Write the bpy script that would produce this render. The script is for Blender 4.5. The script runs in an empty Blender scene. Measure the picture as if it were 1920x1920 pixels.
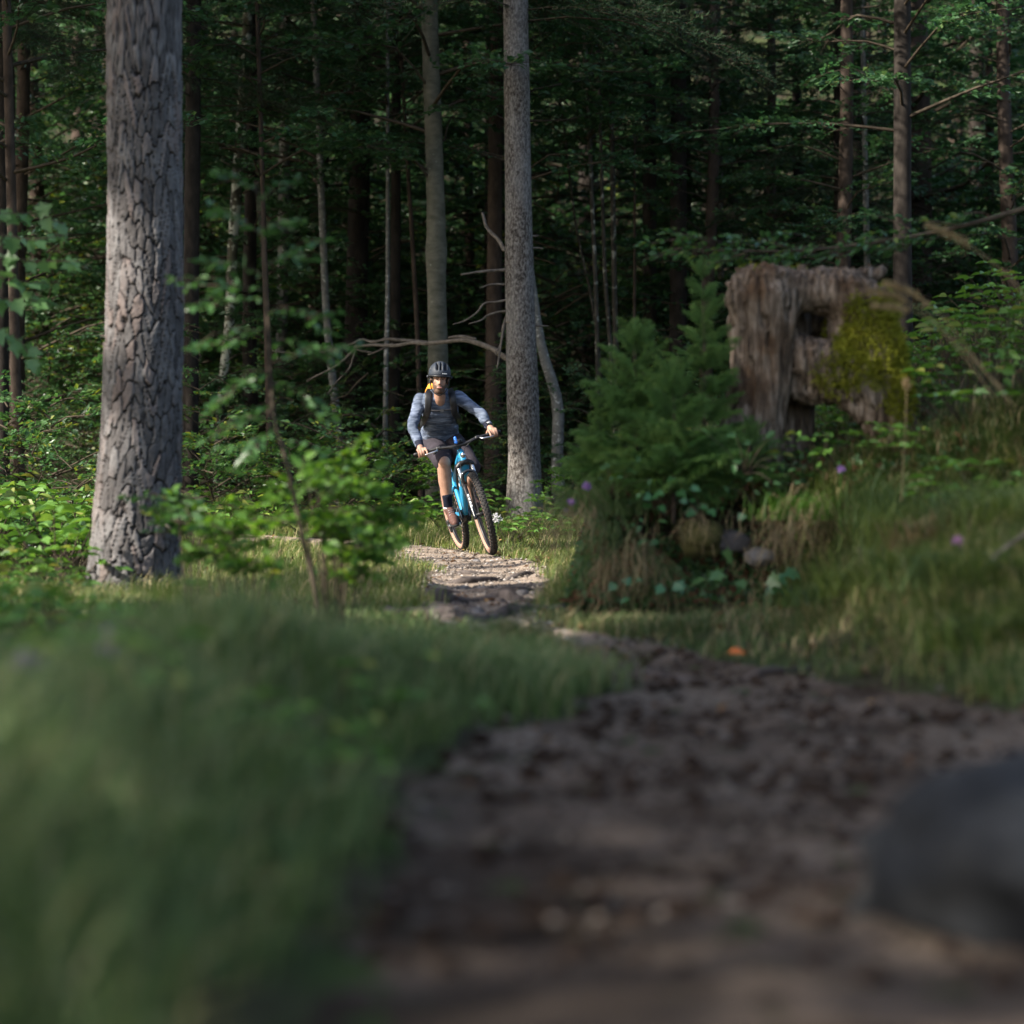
import bpy, math, random
import numpy as np
from mathutils import Vector, Matrix
PI = math.pi
C = bpy.context.scene.collection
rng = np.random.default_rng(7)
random.seed(7)

# ------------------------------------------------------------------ camera
CZ = 0.80            # lens height above the trail
FPX = 4240.0         # focal length in photograph pixels (photograph 1920 wide)
HY = 875.0           # height of the horizon in the photograph
cam = bpy.data.cameras.new('camera'); camo = bpy.data.objects.new('camera', cam); C.objects.link(camo)
camo.location = (0, 0, CZ); camo.rotation_euler = (PI/2, 0, 0)
cam.sensor_width = 36; cam.lens = FPX/1920*36
cam.shift_y = -(960-HY)/1920
cam.clip_start = 0.05; cam.clip_end = 600
cam.dof.use_dof = True; cam.dof.focus_distance = 20.35; cam.dof.aperture_fstop = 1.4
bpy.context.scene.camera = camo

# ------------------------------------------------------------------ sky and sun
TS = np.array([-0.72, -0.36, 0.59]); TS = TS/np.linalg.norm(TS)      # towards the sun
world = bpy.data.worlds.new('World'); bpy.context.scene.world = world; world.use_nodes = True
wn = world.node_tree.nodes; bg = wn['Background']
sky = wn.new('ShaderNodeTexSky'); sky.sky_type = 'NISHITA'; sky.sun_disc = False
sky.sun_elevation = math.asin(TS[2]); sky.sun_rotation = math.atan2(TS[0], TS[1]) % (2*PI)
sky.dust_density = 2.5; sky.ozone_density = 0.6
world.node_tree.links.new(sky.outputs[0], bg.inputs[0]); bg.inputs[1].default_value = 0.13
sl = bpy.data.lights.new('sun', 'SUN'); sl.energy = 5.0; sl.angle = math.radians(0.6); sl.color = (1.0, 0.93, 0.82)
so = bpy.data.objects.new('sun', sl); C.objects.link(so)
so.rotation_euler = Vector(TS).to_track_quat('Z', 'Y').to_euler()
sc = bpy.context.scene
sc.view_settings.view_transform = 'Standard'; sc.view_settings.look = 'None'
sc.view_settings.exposure = 1.35; sc.view_settings.gamma = 1
sc.cycles.use_denoising = True
sc.cycles.max_bounces = 7; sc.cycles.diffuse_bounces = 4; sc.cycles.glossy_bounces = 2
sc.cycles.transmission_bounces = 4; sc.cycles.transparent_max_bounces = 4
sc.cycles.use_fast_gi = False
sc.cycles.sample_clamp_indirect = 4

# ------------------------------------------------------------------ maths helpers
def P(px, py, Y):
    return np.array([(px-960)*Y/FPX, Y, CZ+(HY-py)*Y/FPX])
def smooth(a, b, x):
    t = np.clip((x-a)/(b-a), 0, 1); return t*t*(3-2*t)
def _h(i, j, k, s):
    n = (i*374761393 + j*668265263 + k*2147483647 + s*974634777) & 0xFFFFFFFF
    n = ((n ^ (n >> 13))*1274126177) & 0xFFFFFFFF
    return ((n ^ (n >> 16)) & 0xFFFFFF)/float(0xFFFFFF)
def vnoise(x, y, z=0.0, s=0):
    x, y, z = np.broadcast_arrays(np.asarray(x, float), np.asarray(y, float), np.asarray(z, float))
    i = np.floor(x).astype(np.int64); j = np.floor(y).astype(np.int64); k = np.floor(z).astype(np.int64)
    u = x-i; v = y-j; w = z-k
    u = u*u*(3-2*u); v = v*v*(3-2*v); w = w*w*(3-2*w)
    r = 0
    for a in (0, 1):
        for b in (0, 1):
            for c in (0, 1):
                r = r + _h(i+a, j+b, k+c, s)*(u if a else 1-u)*(v if b else 1-v)*(w if c else 1-w)
    return r*2-1
def fbm(x, y, z=0.0, o=4, s=0):
    r = 0; a = 1.0; f = 1.0
    for q in range(o):
        r = r+a*vnoise(np.asarray(x)*f, np.asarray(y)*f, np.asarray(z)*f, s+q); a *= .5; f *= 2.03
    return r/1.9
def cells(u, v, nu, s=0):
    """cellular pattern, periodic in u with nu cells: edge distance and cell random"""
    i = np.floor(u).astype(np.int64); j = np.floor(v).astype(np.int64)
    f1 = np.full(u.shape, 9.0); f2 = np.full(u.shape, 9.0); idr = np.zeros(u.shape)
    for a in (-1, 0, 1):
        for b in (-1, 0, 1):
            ii = (i+a) % nu; jj = j+b
            px = (i+a)+.15+.7*_h(ii, jj, 0*ii, s); py = jj+.1+.8*_h(ii, jj, 0*ii+7, s)
            d = np.sqrt((u-px)**2+(v-py)**2); r = _h(ii, jj, 0*ii+3, s)
            m = d < f1
            f2 = np.where(m, f1, np.minimum(f2, d)); idr = np.where(m, r, idr); f1 = np.where(m, d, f1)
    return f2-f1, idr
def nrm(v):
    v = np.asarray(v, float); return v/(np.linalg.norm(v, axis=-1, keepdims=True)+1e-12)

# ------------------------------------------------------------------ mesh helpers
class Acc:
    def __init__(s): s.V = []; s.F = []; s.T = []; s.n = 0; s.smooth = []
    def add(s, V, F, mat=0, tint=0.5, sm=True):
        V = np.asarray(V, float).reshape(-1, 3); F = np.asarray(F, np.int64)
        s.V.append(V); s.F.append((F+s.n, mat, sm)); s.T.append(np.broadcast_to(np.asarray(tint, float), (len(V),)))
        s.n += len(V)
        return s
def to_mesh(name, acc, mats, extra=None):
    me = bpy.data.meshes.new(name)
    V = np.concatenate(acc.V); me.vertices.add(len(V)); me.vertices.foreach_set('co', V.ravel())
    fl = [f for f in acc.F if len(f[0])]
    nl = sum(f.size for f, _, _ in fl); nf = sum(len(f) for f, _, _ in fl)
    me.loops.add(nl); me.polygons.add(nf)
    li = np.concatenate([f.ravel() for f, _, _ in fl])
    tot = np.concatenate([np.full(len(f), f.shape[1]) for f, _, _ in fl])
    st = np.concatenate([[0], np.cumsum(tot)[:-1]])
    me.loops.foreach_set('vertex_index', li.astype(np.int32))
    me.polygons.foreach_set('loop_start', st.astype(np.int32))
    me.polygons.foreach_set('material_index', np.concatenate([np.full(len(f), m) for f, m, _ in fl]).astype(np.int32))
    for m in mats: me.materials.append(m)
    me.update(calc_edges=True)
    me.polygons.foreach_set('use_smooth', np.concatenate([np.full(len(f), q) for f, _, q in fl]))
    a = me.attributes.new('tint', 'FLOAT', 'POINT'); a.data.foreach_set('value', np.concatenate(acc.T).astype(np.float32))
    if extra:
        for k, v in extra.items():
            a = me.attributes.new(k, 'FLOAT', 'POINT'); a.data.foreach_set('value', np.asarray(v, np.float32))
    me.validate()
    return me
def link(name, me, parent=None, loc=None, rot=None, scale=None):
    o = bpy.data.objects.new(name, me); C.objects.link(o)
    if parent is not None: o.parent = parent
    if loc is not None: o.location = tuple(loc)
    if rot is not None: o.rotation_euler = rot
    if scale is not None: o.scale = (scale,)*3 if np.isscalar(scale) else scale
    return o
def obj(name, acc, mats, parent=None, extra=None, kind=None, **k):
    if not isinstance(mats, (list, tuple)): mats = [mats]
    o = link(name, to_mesh(name, acc, mats, extra), parent, **k)
    if kind: o['kind'] = kind
    return o
def tag(o, label, cat, group=None):
    o['label'] = label; o['category'] = cat
    if group: o['group'] = group
    return o
def thing(name, label, cat, loc=(0, 0, 0), group=None, rz=0.0, scale=1.0):
    o = bpy.data.objects.new(name, None); C.objects.link(o); o.location = tuple(loc)
    o.rotation_euler = (0, 0, rz); o.scale = (scale,)*3; o.empty_display_size = .1
    return tag(o, label, cat, group)
def world_child(name, acc, mats, root, **k):
    """verts of acc are world positions; root is an unrotated unscaled Empty"""
    L = np.array(root.location)
    acc.V = [v-L for v in acc.V]
    return obj(name, acc, mats, root, **k)

def catmull(pts, n):
    p = np.asarray(pts, float)
    if len(p) < 3:
        t = np.linspace(0, 1, n)[:, None]; return p[0]*(1-t)+p[-1]*t
    q = np.vstack([2*p[0]-p[1], p, 2*p[-1]-p[-2]])
    s = np.linspace(0, len(p)-1, n); i = np.minimum(s.astype(int), len(p)-2); t = (s-i)[:, None]
    a, b, c, d = q[i], q[i+1], q[i+2], q[i+3]
    return .5*((2*b)+(-a+c)*t+(2*a-5*b+4*c-d)*t*t+(-a+3*b-3*c+d)*t**3)
def frames(p):
    t = nrm(np.gradient(p, axis=0))
    up = np.array([0, 0, 1.0]) if abs(t[:, 2]).mean() < .8 else np.array([0, 1.0, 0])
    u = np.zeros_like(t); v0 = nrm(np.cross(t[0], up))
    for i in range(len(p)):
        v0 = nrm(v0-t[i]*np.dot(v0, t[i])); u[i] = v0
    return t, u, np.cross(t, u)
def tube(acc, pts, rad, n=8, m=None, mat=0, tint=.5, caps=True, disp=None):
    """tapered tube along pts with radii rad (closed with rounded ends when caps)"""
    pts = np.asarray(pts, float); rad = np.asarray(rad, float)
    if m is None: m = len(pts)
    p = catmull(pts, m) if m != len(pts) or len(pts) > 2 else pts
    r = np.interp(np.linspace(0, 1, m), np.linspace(0, 1, len(rad)), rad)
    if caps:
        t0 = nrm(p[0]-p[1]); t1 = nrm(p[-1]-p[-2])
        p = np.vstack([p[0]+t0*r[0]*.9, p[0]+t0*r[0]*.6, p, p[-1]+t1*r[-1]*.6, p[-1]+t1*r[-1]*.9])
        r = np.concatenate([[r[0]*.25, r[0]*.75], r, [r[-1]*.75, r[-1]*.25]])
    t, u, v = frames(p)
    th = np.arange(n)*2*PI/n
    ring = np.cos(th)[None, :, None]*u[:, None]+np.sin(th)[None, :, None]*v[:, None]
    rr = np.broadcast_to(r[:, None], (len(p), n)).copy()
    if disp is not None: rr = disp(p, th, rr)
    V = p[:, None]+ring*rr[:, :, None]
    k = len(p); i = np.arange(k-1)[:, None]*n; j = np.arange(n)[None]; j2 = (j+1) % n
    F = np.stack([i+j, i+j2, i+n+j2, i+n+j], -1).reshape(-1, 4)
    V = V.reshape(-1, 3)
    acc.add(V, F, mat, tint)
    if caps:
        b = acc.n-len(V)
        c0 = np.arange(n)[::-1]; c1 = np.arange(n)+(k-1)*n
        for c in (c0, c1): acc.F.append((np.array([c])+b, mat, True))
    return acc
def ellipsoid(acc, c, ax, n=20, m=12, mat=0, tint=.5, R=None):
    th = np.linspace(0, 2*PI, n, endpoint=False); ph = np.linspace(0, PI, m+2)[1:-1]
    V = [np.array([0, 0, 1.0])]
    V += [np.array([math.sin(b)*math.cos(a), math.sin(b)*math.sin(a), math.cos(b)]) for b in ph for a in th]
    V.append(np.array([0, 0, -1.0])); V = np.array(V)*np.asarray(ax)
    if R is not None: V = V @ np.asarray(R).T
    V = V+np.asarray(c); N = len(V)
    acc.add(V, np.zeros((0, 4), int), mat, tint); b = acc.n-N
    q = []; t3 = []
    for i in range(m-1):
        for j in range(n):
            q.append((1+i*n+j, 1+(i+1)*n+j, 1+(i+1)*n+(j+1) % n, 1+i*n+(j+1) % n))
    for j in range(n):
        t3.append((0, 1+j, 1+(j+1) % n)); t3.append((N-1, 1+(m-1)*n+(j+1) % n, 1+(m-1)*n+j))
    acc.F.append((np.array(q)+b, mat, True)); acc.F.append((np.array(t3)+b, mat, True))
    return acc
def box(acc, c, half, R=None, mat=0, tint=.5):
    V = np.array([[x, y, z] for x in (-1, 1) for y in (-1, 1) for z in (-1, 1)])*np.asarray(half, float)
    if R is not None: V = V @ np.asarray(R).T
    F = [[0, 1, 3, 2], [4, 6, 7, 5], [0, 4, 5, 1], [2, 3, 7, 6], [0, 2, 6, 4], [1, 5, 7, 3]]
    acc.add(V+np.asarray(c), F, mat, tint, False); return acc
def rings(acc, C0, U, W, n=28, mat=0, tint=.5, power=2.0):
    """loft through ellipse rings (centres, half-axis vectors), closed"""
    C0, U, W = (np.asarray(a, float) for a in (C0, U, W))
    th = np.arange(n)*2*PI/n; c = np.cos(th); s = np.sin(th)
    c = np.sign(c)*np.abs(c)**(2/power); s = np.sign(s)*np.abs(s)**(2/power)
    V = (C0[:, None]+c[None, :, None]*U[:, None]+s[None, :, None]*W[:, None]).reshape(-1, 3)
    k = len(C0); i = np.arange(k-1)[:, None]*n; j = np.arange(n)[None]; j2 = (j+1) % n
    acc.add(V, np.stack([i+j, i+j2, i+n+j2, i+n+j], -1).reshape(-1, 4), mat, tint)
    b = acc.n-len(V)
    acc.F.append((np.array([np.arange(n)[::-1]])+b, mat, True)); acc.F.append((np.array([np.arange(n)+(k-1)*n])+b, mat, True))
    return acc
def fuse(name, acc, mats, voxel, parent=None, smooth_it=4, disp=None, kind=None, attr=None):
    """fuse overlapping closed shapes into one continuous surface"""
    me = to_mesh(name+'_src', acc, [])
    o = bpy.data.objects.new(name+'_src', me); C.objects.link(o)
    m = o.modifiers.new('r', 'REMESH'); m.mode = 'VOXEL'; m.voxel_size = voxel; m.use_smooth_shade = True
    if smooth_it:
        s = o.modifiers.new('s', 'SMOOTH'); s.factor = .5; s.iterations = smooth_it
    dg = bpy.context.evaluated_depsgraph_get()
    nm = bpy.data.meshes.new_from_object(o.evaluated_get(dg)); bpy.data.objects.remove(o); bpy.data.meshes.remove(me)
    nm.name = name; nm.materials.clear()
    if not isinstance(mats, (list, tuple)): mats = [mats]
    for q in mats: nm.materials.append(q)
    n = len(nm.vertices); co = np.zeros(n*3); nm.vertices.foreach_get('co', co); co = co.reshape(-1, 3)
    no = np.zeros(n*3); nm.vertex_normals.foreach_get('vector', no); no = no.reshape(-1, 3)
    if attr is not None:
        for k, v in attr(co, no).items():
            a = nm.attributes.new(k, 'FLOAT', 'POINT'); a.data.foreach_set('value', np.asarray(v, np.float32))
    if disp is not None:
        co = co+no*np.asarray(disp(co, no))[:, None]
    if parent is not None: co = co-np.array(parent.location)
    nm.vertices.foreach_set('co', co.ravel())
    nm.polygons.foreach_set('use_smooth', [True]*len(nm.polygons)); nm.update()
    o = link(name, nm, parent)
    if kind: o['kind'] = kind
    return o

# ------------------------------------------------------------------ materials
def mat_new(name, rough=.8, spec=.3):
    m = bpy.data.materials.new(name); m.use_nodes = True; nt = m.node_tree
    b = nt.nodes['Principled BSDF']; b.inputs['Roughness'].default_value = rough
    b.inputs['Specular IOR Level'].default_value = spec
    return m, nt, b
def N(nt, t, **k):
    n = nt.nodes.new(t)
    for a, v in k.items(): setattr(n, a, v)
    return n
def ramp(nt, fac, stops):
    r = N(nt, 'ShaderNodeValToRGB'); e = r.color_ramp.elements
    while len(e) < len(stops): e.new(.5)
    for q, (p, c) in zip(e, stops): q.position = p; q.color = (*c, 1)
    nt.links.new(fac, r.inputs[0]); return r.outputs[0]
def noise(nt, scale, detail=4, rough=.6, vec=None, stretch=None, coord='Object'):
    t = N(nt, 'ShaderNodeTexCoord'); v = t.outputs[coord] if vec is None else vec
    if stretch:
        mp = N(nt, 'ShaderNodeMapping'); mp.inputs['Scale'].default_value = stretch
        nt.links.new(v, mp.inputs[0]); v = mp.outputs[0]
    n = N(nt, 'ShaderNodeTexNoise'); n.inputs['Scale'].default_value = scale
    n.inputs['Detail'].default_value = detail; n.inputs['Roughness'].default_value = rough
    nt.links.new(v, n.inputs['Vector']); return n.outputs['Fac']
def attr(nt, name):
    a = N(nt, 'ShaderNodeAttribute'); a.attribute_name = name; return a.outputs['Fac']
def mixc(nt, f, a, b, mode='MIX'):
    m = N(nt, 'ShaderNodeMix', data_type='RGBA', blend_type=mode)
    for s, v in ((m.inputs[0], f), (m.inputs[6], a), (m.inputs[7], b)):
        if hasattr(v, 'links'): nt.links.new(v, s)
        elif isinstance(v, (int, float)): s.default_value = v
        else: s.default_value = (*v, 1)
    return m.outputs[2]
def mathn(nt, op, a, b=0.5):
    m = N(nt, 'ShaderNodeMath', operation=op)
    for s, v in ((m.inputs[0], a), (m.inputs[1], b)):
        if hasattr(v, 'links'): nt.links.new(v, s)
        else: s.default_value = v
    return m.outputs[0]
def bump(nt, b, h, strength=.4, dist=.01):
    n = N(nt, 'ShaderNodeBump'); n.inputs['Strength'].default_value = strength; n.inputs['Distance'].default_value = dist
    nt.links.new(h, n.inputs['Height']); nt.links.new(n.outputs[0], b.inputs['Normal'])
def simple(name, col, rough=.6, spec=.3, var=.15, scale=30, metallic=0, bm=0):
    m, nt, b = mat_new(name, rough, spec)
    n = noise(nt, scale)
    c0 = tuple(x*(1-var) for x in col); c1 = tuple(min(1, x*(1+var)) for x in col)
    nt.links.new(ramp(nt, n, [(.3, c0), (.7, c1)]), b.inputs['Base Color'])
    b.inputs['Metallic'].default_value = metallic
    if bm: bump(nt, b, n, bm, .005)
    return m
def leafmat(name, c0, c1, c2=None, trans=.35, rough=.45, spec=.35):
    """leaf: tint attribute runs from c0 to c1 (c2 for the rare yellow ones); lets light through"""
    m, nt, b = mat_new(name, rough, spec)
    oi = N(nt, 'ShaderNodeObjectInfo')
    t = mathn(nt, 'ADD', attr(nt, 'tint'), mathn(nt, 'MULTIPLY', mathn(nt, 'SUBTRACT', oi.outputs['Random'], .5), .25))
    st = [(0.0, c0), (.8, c1)]+([(.97, c2)] if c2 else [])
    col = ramp(nt, t, st)
    nt.links.new(col, b.inputs['Base Color'])
    tr = N(nt, 'ShaderNodeBsdfTranslucent'); hs = N(nt, 'ShaderNodeHueSaturation')
    hs.inputs['Hue'].default_value = .485; hs.inputs['Value'].default_value = 1.5; hs.inputs['Saturation'].default_value = 1.1
    nt.links.new(col, hs.inputs['Color']); nt.links.new(hs.outputs[0], tr.inputs['Color'])
    mx = N(nt, 'ShaderNodeMixShader'); mx.inputs[0].default_value = trans
    nt.links.new(b.outputs[0], mx.inputs[1]); nt.links.new(tr.outputs[0], mx.inputs[2])
    nt.links.new(mx.outputs[0], nt.nodes['Material Output'].inputs['Surface'])
    return m
def barkmat(name, stops, scale=14, stretch=(1, 1, .35), rough=.9, bs=.6, spot=None, spot_s=9, spot_p=.62, dist=.012):
    m, nt, b = mat_new(name, rough, .15)
    n = noise(nt, scale, 6, .65, stretch=stretch)
    col = ramp(nt, n, stops)
    if spot:
        n2 = noise(nt, spot_s, 3, .6)
        f = ramp(nt, n2, [(spot_p, (0, 0, 0)), (spot_p+.05, (1, 1, 1))]); col = mixc(nt, f, col, spot)
    nt.links.new(col, b.inputs['Base Color']); bump(nt, b, n, bs, dist)
    return m

M = {}
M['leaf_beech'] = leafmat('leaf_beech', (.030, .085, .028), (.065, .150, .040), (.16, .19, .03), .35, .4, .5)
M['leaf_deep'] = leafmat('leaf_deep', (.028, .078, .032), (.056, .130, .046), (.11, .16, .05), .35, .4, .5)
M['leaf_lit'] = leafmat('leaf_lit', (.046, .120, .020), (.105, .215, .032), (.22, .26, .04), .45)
M['leaf_herb'] = leafmat('leaf_herb', (.048, .125, .024), (.115, .235, .042), (.2, .22, .05), .35)
M['leaf_maple'] = leafmat('leaf_maple', (.055, .13, .045), (.10, .20, .065), None, .3, .35, .5)
M['leaf_ivy'] = leafmat('leaf_ivy', (.03, .09, .030), (.055, .155, .050), None, .15, .25, .6)
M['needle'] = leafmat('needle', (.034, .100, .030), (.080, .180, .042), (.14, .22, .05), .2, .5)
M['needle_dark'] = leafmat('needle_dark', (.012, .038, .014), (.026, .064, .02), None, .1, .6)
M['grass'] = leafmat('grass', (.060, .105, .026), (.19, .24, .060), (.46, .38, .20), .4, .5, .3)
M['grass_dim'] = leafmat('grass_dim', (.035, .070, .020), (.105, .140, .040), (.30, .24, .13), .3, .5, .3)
M['grass_cool'] = leafmat('grass_cool', (.070, .120, .040), (.130, .190, .060), (.28, .27, .13), .3, .5, .3)
M['straw'] = leafmat('straw', (.16, .115, .06), (.36, .28, .15), None, .2, .7, .2)
M['moss'] = leafmat('moss', (.072, .092, .010), (.21, .215, .026), (.24, .17, .04), .2, .9, .1)
M['litter'] = leafmat('litter', (.06, .032, .018), (.16, .09, .045), (.32, .2, .09), .1, .8, .1)
M['petal_purple'] = leafmat('petal_purple', (.22, .12, .32), (.38, .22, .48), None, .3)
M['petal_pink'] = leafmat('petal_pink', (.45, .22, .42), (.62, .36, .58), None, .3)
M['petal_white'] = leafmat('petal_white', (.5, .5, .5), (.75, .74, .75), None, .3)
M['bark_beech'] = barkmat('bark_beech', [(.25, (.052, .052, .038)), (.5, (.10, .097, .074)), (.75, (.15, .142, .112))], 7, (1, 1, 2.2), .8, .25, (.34, .36, .31), 26, .70)
M['bark_lichen'] = barkmat('bark_lichen', [(.3, (.03, .028, .022)), (.6, (.10, .095, .07))], 9, (1, 1, .8), .9, .4, (.42, .43, .36), 9, .50)
M['bark_pale'] = barkmat('bark_pale', [(.3, (.08, .08, .075)), (.7, (.20, .195, .18))], 9, (1, 1, 1.5), .9, .3, (.4, .4, .38), 20, .60)
M['bark_dark'] = barkmat('bark_dark', [(.3, (.012, .010, .009)), (.7, (.046, .038, .032))], 12, (1, 1, .4), .95, .6)
M['bark_brown'] = barkmat('bark_brown', [(.3, (.028, .021, .017)), (.7, (.085, .063, .050))], 12, (1, 1, .4), .95, .6)
M['twig'] = barkmat('twig', [(.3, (.03, .024, .018)), (.7, (.09, .07, .05))], 20)
M['deadwood'] = barkmat('deadwood', [(.3, (.06, .05, .042)), (.7, (.19, .165, .14))], 18, (1, 1, 1), .9, .5)
# ------------------------------------------------------------------ the terrain
_py = np.array([0, 3.2, 5.4, 6.5, 7.3, 8.2, 9.0, 9.7, 10.5, 11.5, 13, 15, 17.4, 18.8, 20.0, 21.2, 22.3, 23.5, 26, 30])
_pl = np.array([-.40, -.32, -.27, -.21, .10, .36, .42, .33, .02, -.38, -.50, -.62, -.64, -.82, -1.15, -1.75, -2.7, -4.2, -7.5, -13])
_pr = np.array([2.9, 2.6, 2.2, 1.9, 1.65, 1.35, 1.05, .78, .48, .14, .22, .30, .27, .12, -.05, -.48, -1.3, -2.6, -5.9, -11])
def path_l(y): return np.interp(y, _py, _pl)+.07*vnoise(y*2.3, 0*y, 0, 51)+.04*vnoise(y*7, 0*y, 0, 52)
def path_r(y): return np.interp(y, _py, _pr)+.07*vnoise(y*2.1, 0*y+5, 0, 53)+.04*vnoise(y*7, 0*y+3, 0, 54)
def bank_t(x, y):
    w = .30+1.9*smooth(1.5, 2.3, x)
    front = (y-(12.55-w))/w
    left = (x-(.30+.035*np.maximum(y-12.3, 0)))/.28
    far = (23-y)/6.0
    return np.clip(np.minimum(np.minimum(front, left), far), 0, 1)
def H(x, y):
    x = np.asarray(x, float); y = np.asarray(y, float)
    h = .030*np.maximum(y-20, 0)+.0052*np.maximum(y-38, 0)**2
    h = np.where(y > 95, .030*75+.0052*57**2+.45*(y-95), h)
    h = h+.06*smooth(15, 19, y)*np.maximum(-x-3.0, 0)-.06*smooth(9, 12, y)*smooth(17, 15, y)*smooth(-1.2, -1.8, x)
    # near mound left of the trail
    near = smooth(8.2, 6.4, y)
    h = h+near*.27*smooth(0, .7, path_l(y)-x)*(1-.80*smooth(.75, 1.7, -x))
    # bank to the right
    t = bank_t(x, y); ts = t*t*(3-2*t)
    h = h+ts*.55+t*(.10*np.maximum(y-12.6, 0)+.30*np.maximum(x-1.35, 0)*smooth(11, 13, y)+.12*np.maximum(x-1.7, 0))
    h = h+.10*np.maximum(x-5, 0)*smooth(14, 24, y)
    rs = 1.0*np.maximum(x-1.42+.10*vnoise(y*1.3, y*0, 0, 5), 0); rs = .62*(1-np.exp(-rs/.62)); h = np.maximum(h, rs*smooth(7.4, 9.3, y)*smooth(14, 12.5, y))
    h = h+.20*np.exp(-((x-1.40)/.42)**2-((y-13.4)/.9)**2)
    off = np.minimum(x-path_l(y), path_r(y)-x)
    h = h-.035*smooth(-.05, .25, off)
    h = h+.03*fbm(x*.9, y*.9, 0, 3, 3)+.012*fbm(x*5, y*5, 0, 2, 9)+.030*fbm(x*2.2, y*2.2, 0, 3, 19)*smooth(9.5, 7, y)+.03*fbm(x*8, y*5, 0, 3, 29)*smooth(9.5, 8, y)*(off > .1)
    w = np.exp(-((x+.35)/1.1)**2-((y-20.6)/1.3)**2); return h*(1-w)
def on_path(x, y): return np.minimum(x-path_l(y), path_r(y)-x)

def grid(xs, ys, hf):
    X, Y = np.meshgrid(xs, ys); Z = hf(X, Y); nx, ny = len(xs), len(ys)
    i = np.arange(ny-1)[:, None]*nx; j = np.arange(nx-1)[None]
    F = np.stack([i+j, i+j+1, i+nx+j+1, i+nx+j], -1).reshape(-1, 4)
    return np.stack([X, Y, Z], -1).reshape(-1, 3), F
xs = np.concatenate([-(6+np.cumsum(1.12**np.arange(20)*.5)[::-1]), np.arange(-6, 6.01, .1), 6+np.cumsum(1.12**np.arange(20)*.5)])
ys = np.concatenate([[-40, -25, -14, -8, -5, -3, -1], np.arange(0, 20, .09), np.arange(20, 40, .3), np.arange(40, 170, 1.6)])
V, F = grid(xs, ys, H)
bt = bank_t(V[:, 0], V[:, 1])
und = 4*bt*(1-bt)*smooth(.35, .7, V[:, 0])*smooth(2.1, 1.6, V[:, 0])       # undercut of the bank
V[:, 1] += .42*und
m, nt, b = mat_new('forest_floor', .95, .1)
n1 = noise(nt, 1.6, 5, .6); n2 = noise(nt, 30, 6, .7)
dirt = ramp(nt, n2, [(.3, (.020, .015, .011)), (.55, (.05, .037, .026)), (.75, (.10, .072, .05))])
green = ramp(nt, n2, [(.3, (.018, .034, .010)), (.7, (.055, .075, .022))])
f = ramp(nt, n1, [(.4, (0, 0, 0)), (.6, (1, 1, 1))])
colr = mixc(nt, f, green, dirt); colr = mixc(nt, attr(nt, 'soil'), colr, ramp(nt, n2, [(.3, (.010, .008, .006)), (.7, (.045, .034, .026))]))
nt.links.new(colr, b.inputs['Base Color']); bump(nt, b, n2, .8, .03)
acc = Acc().add(V, F)
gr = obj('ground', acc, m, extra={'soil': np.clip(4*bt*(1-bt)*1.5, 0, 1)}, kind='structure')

# trail sheet
yy = np.concatenate([np.arange(-2, 24, .07)]); nu = 26
L = path_l(yy)-.05; R = path_r(yy)+.05; u = np.linspace(0, 1, nu)
X = L[:, None]*(1-u)+R[:, None]*u; Yg = np.broadcast_to(yy[:, None], X.shape)
Z = H(X, Yg)+.006+.010*fbm(X*9, Yg*9, 0, 3, 21)*smooth(0, .12, np.minimum(u, 1-u))-.02*smooth(.06, 0, np.minimum(u, 1-u))
i = np.arange(len(yy)-1)[:, None]*nu; j = np.arange(nu-1)[None]
F = np.stack([i+j, i+j+1, i+nu+j+1, i+nu+j], -1).reshape(-1, 4)
m, nt, b = mat_new('trail_gravel', 1.0, 0.0)
n1 = noise(nt, 60, 5, .75); n2 = noise(nt, 2.2, 4, .6)
c1 = ramp(nt, n1, [(.3, (.17, .13, .10)), (.5, (.37, .295, .235)), (.72, (.55, .465, .385))])
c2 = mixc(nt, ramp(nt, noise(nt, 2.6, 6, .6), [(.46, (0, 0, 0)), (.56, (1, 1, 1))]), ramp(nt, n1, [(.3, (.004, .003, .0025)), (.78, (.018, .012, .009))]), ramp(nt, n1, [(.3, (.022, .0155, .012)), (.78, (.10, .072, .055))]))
colr = mixc(nt, attr(nt, 'near_dark'), c1, c2)
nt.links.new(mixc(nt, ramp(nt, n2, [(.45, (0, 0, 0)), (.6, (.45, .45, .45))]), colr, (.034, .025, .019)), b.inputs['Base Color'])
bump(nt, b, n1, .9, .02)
near_dark = (smooth(11.5, 9.5, Yg)*(.75+.35*fbm(X*1.5, Yg*2.5, 0, 2, 77)))  # share of the darker brown mix, growing towards the camera
obj('path', Acc().add(np.stack([X, Yg, Z], -1), F), m, extra={'near_dark': np.clip(near_dark, 0, 1).ravel()}, kind='structure')

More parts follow.
